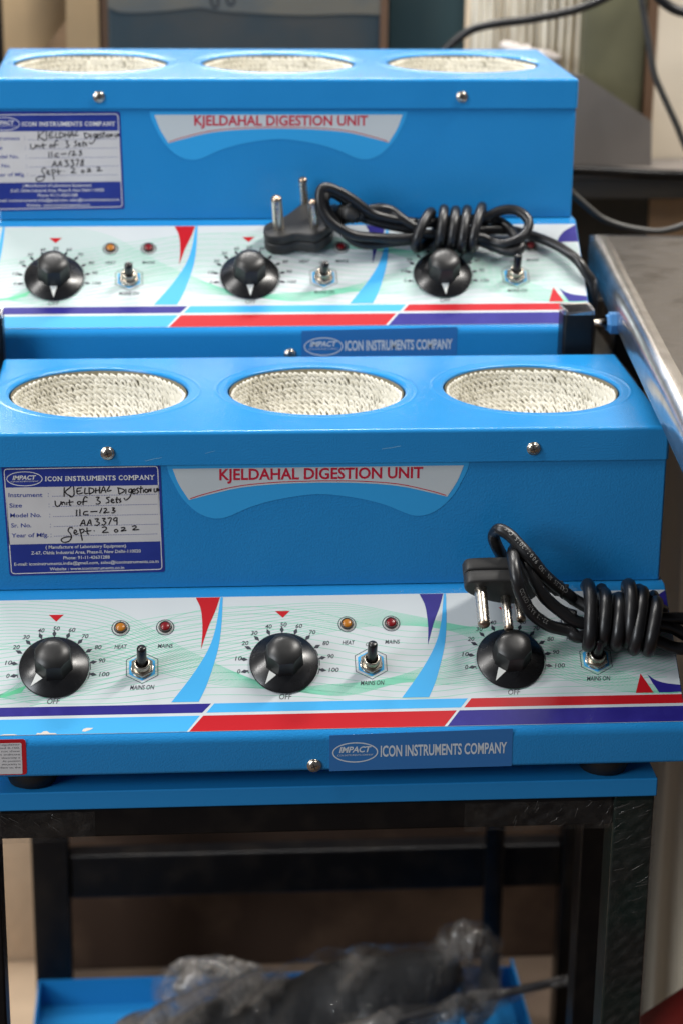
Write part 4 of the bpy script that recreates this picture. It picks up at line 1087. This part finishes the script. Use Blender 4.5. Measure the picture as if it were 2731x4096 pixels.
lump([(-262, 0, -600), (-215, 10, -596), (-170, 5, -596), (-140, 0, -602)], lambda u: 26, FILM2, .4, 12, n=36, sub=12).build('plastic_wrap', bd, bo_)
lump([(95, 128, -530), (118, 128, -505), (140, 130, -500), (148, 130, -540), (140, 120, -575)], lambda u: 19, FILM2, .4, 14, n=30, sub=8).build('plastic_wrap', bd, bo_)
bb = FAR(-80, 195, -612.4)
bub = thing('bubble_wrap', 'small clump of shiny bubble wrap at the back of the lower shelf', 'bubble wrap', bb)
mb = MB(); rn = random.Random(31)
lumpm = lump([(-135, 205, -590), (-100, 205, -575), (-60, 205, -578), (-30, 205, -592)], lambda u: 22, FILM2, .3, 17, n=24, sub=6)
lumpm.build('film_sheet', bub, bb)
for k in range(34):
    x = rn.uniform(-125, -45); z = -560 + rn.uniform(-12, 12); y = 195 + rn.uniform(-8, 8)
    r = rn.uniform(3, 5.5)
    mb.lathe([(r, 0), (r * .9, r * .4), (r * .6, r * .75), (.05, r * .9)], FILM2, lambda a, b, h: FAR(x + a, y - h, z + b), 12)
mb.build('bubbles', bub, bb, None, 'stuff')
rd = FAR(90, 60, -612.4)
rod = thing('wrapped_rod', 'thin rod in crinkled plastic leaning out over the lower shelf', 'rod', rd)
lump([(-60, 62, -560), (20, 60, -538), (90, 58, -519), (150, 56, -506), (212, 54, -489)], lambda u: 8 + 2 * sin(u * 20), FILM2, .3, 22, n=16, sub=12).build('sleeve', rod, rd)
MB().tube([FAR(-60, 62, -560), FAR(90, 58, -519), FAR(205, 54, -490)], 4.6, STEEL, n=10).build('core', rod, rd)
lump([(60, 50, -560), (85, 46, -535), (105, 44, -515), (122, 46, -498)], lambda u: 13, FILM2, .5, 23, n=22, sub=8).build('loose_film', rod, rd)
rdo = (330, 110, FLOOR)
rb_ = thing('wrapped_carton', 'red edged object in crumpled plastic at the right of the black stand', 'carton', rdo)
mb = MB()
P = [(303, 80), (420, 80), (420, 200), (303, 200)]
mb.slab([(x, y) for x, y in P], lambda x, y, z: (x, y, z + (x - 303) * .75), REDB, FLOOR, -622); mb.build('red_box', rb_, rdo)
lump([(285, 80, -630), (312, 72, -606), (340, 72, -590), (380, 76, -575)], lambda u: 18, FILM2, .5, 27, n=24, sub=8, far=False).build('plastic_wrap', rb_, rdo)

# ------------------------------------------------------------------ setting and background
def struct(name, mb): return mb.build(name, None, (0, 0, FLOOR), None, 'structure')
def place(o): o.location = (0, 0, 0)
# single-mesh things at the world origin frame
def solo(name, mb, label, cat, org, group=None):
    o = mb.build(name, None, org); o.location = W(*org); return tag(o, label, cat, group)
mb = MB(); N_ = 40; vs = []
for j in range(N_ + 1):
    for i in range(N_ + 1): vs.append((-3500 + 7000 * i / N_, -2500 + 5000 * j / N_, FLOOR))
mb.add(vs, [(j * (N_ + 1) + i, j * (N_ + 1) + i + 1, (j + 1) * (N_ + 1) + i + 1, (j + 1) * (N_ + 1) + i) for j in range(N_) for i in range(N_)], FLOORM)
struct('floor', mb)
mb = MB(); mb.box(-3500, 3500, 1700, 1750, FLOOR + .5, 1700, CREAM); struct('back_wall', mb)

co = (-22, 1050, FLOOR)
cb = thing('metal_cabinet', 'blue-grey steel cabinet with torn film and black marker strokes behind the rear unit', 'cabinet', co)
mb = MB(); mb.box(-177, 131.5, 950, 1150, FLOOR, 320, CAB, 3); cbb = mb.build('body', cb, co)
mb = MB(); wv = [(-176.5, 199), (-158, 193.7), (-117, 195.2), (-76, 199.4), (-48, 195.5), (34, 191.7), (90, 193.3), (131, 192.1)]
mb.slab(smooth2(wv) + [(131, 300), (-176.5, 300)], lambda x, z, h: (x, 949.5 - h, z), TORN, 0.1, 1.2); mb.build('torn_film', cbb, co)
mb = MB()
for P in ([(-64, 216), (-62.1, 202.5), (-57.2, 199.8), (-55.5, 206), (-57, 216)], [(-46, 216), (-44.8, 204.5), (-39.8, 202.6), (-38, 208), (-40, 216)]):
    mb.stroke(smooth2(P, 5), 2.2, lambda x, z, h: (x, 949.5 - h, z), INK, 1.6)
mb.build('marker_strokes', cbb, co)
mb = MB(); mb.box(123, 131.5, 947.5, 949.6, FLOOR, 320, RUSTED); mb.build('edge_strip', cb, co)
mb = MB(); mb.box(-184, -177.2, 960, 1000, FLOOR, 320, RUSTED); mb.build('edge_strip', cb, co)
mb = MB(); mb.box(138, 226.5, 1010, 1180, FLOOR, 330, TEAL, 2); solo('steel_box', mb, 'dark teal steel box beside the blue-grey cabinet', 'box', (180, 1095, FLOOR))
mb = MB(); mb.box(-330, -297, 1000, 1030, -239.9, 420, FRAME, 2); solo('corner_post', mb, 'black upright post at the far left edge behind the rear unit', 'post', (-313, 1015, -239.9))
mb = MB(); mb.box(-760, -270, 180, 788, FLOOR + .1, FLOOR + 6, TANB, 1.0); solo('bright_floor_board', mb, 'sandy tan board added over the floor for its bright lit part at the lower left', 'board', (-515, 480, FLOOR))  # added board carrying the bright lit tone of the floor at the left
mb = MB(); mb.box(-640, -264, 790, 1045, FLOOR, -240, TANB, 3); solo('tan_box', mb, 'large sandy tan box on the floor at the lower left, left of the brown crate', 'box', (-450, 910, FLOOR))
ca = (-245, 1100, FLOOR)
ct = thing('carton_sheet', 'tan folded carton sheet with its diagonal shadow built as a brown flap, standing left of the blue-grey cabinet', 'carton', ca)
mb = MB(); mb.box(-420, -190, 1120, 1124, FLOOR, 400, CARTON); mb.build('back_flap', ct, ca)
mb = MB(); mb.slab([(-252, 143), (-208, 197), (-180, 232), (-160, 232), (-160, 60), (-320, 60)], lambda x, z, h: (x, 1060 - h, z), CARTON_D, 0, 4); mb.build('shadow_flap', ct, ca)  # darker flap shaped and coloured as the diagonal shadow on the tan board
mb = MB(); mb.slab([(-228, 100), (-226, 250), (-190, 250), (-190, 100)], lambda x, z, h: (x, 1050 - h, z), CARTON, 0, 4); mb.build('side_flap', ct, ca)
mb = MB(); mb.box(-320, -160, 1054, 1064.5, FLOOR, 59.8, CARTON_D); mb.build('lower_panel', ct, ca)

# ribbed cream cloth, folds standing on the bench line
def folds(mb, x0, x1, y, z0, z1, m, per, amp, seed, nz=10):
    rnd = random.Random(seed); n = int((x1 - x0) / per * 8); vs = []
    ph = [rnd.uniform(-1, 1) for _ in range(400)]
    for j in range(nz + 1):
        for i in range(n + 1):
            x = x0 + (x1 - x0) * i / n; k = (x - x0) / per
            a = amp * (0.7 + 0.5 * ph[int(k) % 400])
            vs.append((x + 1.2 * sin(j * .9 + k), y - a * (0.5 + 0.5 * cos(2 * PI * k)) - 0.15 * amp * sin(j * .8 + k * .5), z0 + (z1 - z0) * j / nz))
    return mb.add(vs, [(j * (n + 1) + i, j * (n + 1) + i + 1, (j + 1) * (n + 1) + i + 1, (j + 1) * (n + 1) + i) for j in range(nz) for i in range(n)], m, True)
mb = MB(); folds(mb, 229, 358, 1004, -300, 330, BLIND, 9.0, 7.0, 3); solo('ribbed_cloth', mb, 'cream ribbed cloth hanging in narrow folds behind the right end of the rear unit', 'cloth', (290, 1004, -300))
mb = lump([(262, 975, 158), (285, 968, 149), (310, 965, 143), (332, 968, 142)], lambda u: 9, SCRAP, .5, 41, n=18, sub=6, far=False); solo('crumpled_paper', mb, 'crumpled whitish paper at the foot of the ribbed cloth', 'paper', (300, 968, 140))
mb = MB(); mb.box(344, 414, 905, 930, -300, 330, OLIVE, 2); solo('steel_screen', mb, 'olive green upright steel screen at the upper right, beside the ribbed cloth', 'screen', (380, 917, -300))
mb = MB(); mb.box(414.5, 424, 898, 912, -300, 330, RUSTED); solo('edge_post', mb, 'narrow dark brown upright along the olive panel', 'post', (419, 905, -300))
mb = MB(); mb.slab([(250, 153), (335, 140), (412.5, 90.6), (415.5, 36), (250, 36)], lambda x, z, h: (x, 852 - h, z), GREYB, 0, 5); solo('grey_sheet', mb, 'grey sheet with slanting top edge before the lower part of the olive panel', 'sheet', (330, 852, 36))  # separate sheet for the grey lower part of the panel
mb = MB(); mb.box(424.5, 1200, 900, 930, FLOOR, 900, CREAM); mb.build('side_wall', None, (0, 0, FLOOR), None, 'structure')
be = (420, 860, FLOOR)
bn_ = thing('rear_bench', 'dark bench with black front rail behind the metal table', 'bench', be)
mb = MB(); mb.box(236, 900, 800, 897, 36.0, 41.5, GREYB, 1); mb.build('bench_top', bn_, be)
mb = MB(); mb.tube([(238, 797, 47), (330, 797, 46.0), (440, 797, 40.5), (620, 797, 38)], 5.6, FRAME, n=14); mb.build('round_rail', bn_, be)
mb = MB(); mb.box(236, 900, 801, 815, 14, 35.8, DARKB, 1); mb.build('apron', bn_, be)
for x in (250, 860):
    mb = MB(); mb.box(x, x + 30, 820, 850, FLOOR, 35.8, FRAME, 2); mb.build('leg', bn_, be)
mb = MB(); mb.box(236, 409, 822, 830, -520, 13.8, FRAME); mb.build('front_panel', bn_, be)
mb = MB(); mb.box(410, 640, 823, 890, FLOOR, 13.5, CARTON_D); solo('brown_carton', mb, 'brown carton standing under the rear bench', 'carton', (520, 856, FLOOR))
BC = [(178.3, 820.0, 165.7), (186.0, 820.0, 174.9), (199.0, 820.0, 185.3), (212.1, 820.0, 192.4), (238.5, 820.0, 197.9), (265.0, 820.0, 201.1), (304.7, 820.0, 208.5), (331.0, 820.0, 216.3), (354.5, 820.0, 227.3), (380.0, 822.0, 246)]
mb = MB(); mb.tube([(160, 840, 60), (168, 830, 120), (172, 822, 150)] + BC + [(430, 840, 330)], 4.6, RUB, n=12); solo('black_cable', mb, 'thick black cable arching up behind the right end of the rear unit', 'cable', (178, 820, 60))
GC = [(377.4, 780.0, 241.3), (383.1, 780.0, 210.9), (390.2, 780.0, 180.2), (396.7, 780.0, 151.8), (406.5, 780.0, 131.0), (423.2, 780.0, 99.5), (441.7, 780.0, 65.0), (470, 780, 44)]
GCM = mat('grey_black_cable', (0.05, 0.048, 0.045), 0.4)
mb = MB(); mb.tube([(372, 800, 330)] + GC, 3.6, GCM, n=12); solo('grey_cable', mb, 'thin grey cable hanging down past the olive panel', 'cable', (400, 780, 44))
LC = [(225, 520, 105), (254.4, 500.0, 85.7), (264.6, 500.0, 75.8), (277.9, 500.0, 64.4), (292.2, 500.0, 53.3), (308.5, 500.0, 46.6), (325.2, 500.0, 42.7), (345.4, 500.0, 40.3), (358.9, 500.0, 42.1), (370.8, 500.0, 45.9), (386.8, 500.0, 53.5), (430, 500, 75)]
mb = MB(); mb.tube(LC, 3.2, GCM, n=12); solo('sagging_cable', mb, 'thin cable sagging beyond the far edge of the metal table', 'cable', (345, 500, 37))
mb = MB(); mb.tube([(392, 780, 235), (399.3, 780.0, 227), (410.4, 780.0, 219), (424.2, 780.0, 214), (445, 780, 212)], 5.5, RUB, n=10); solo('short_cable', mb, 'short piece of black cable at the top right corner', 'cable', (410, 780, 212))
mb = MB(); folds(mb, 330, 900, 470, FLOOR + 2, 5, CURT, 46, 16, 8, 12); solo('cream_curtain', mb, 'cream curtain hanging in folds under the metal table', 'curtain', (500, 470, FLOOR))
mb = MB(); mb.box(-262, 455, 772, 930, FLOOR, -240, CRATE, 3); solo('board_crate', mb, 'large mottled brown crate standing on the floor behind the stand', 'crate', (36, 900, FLOOR))
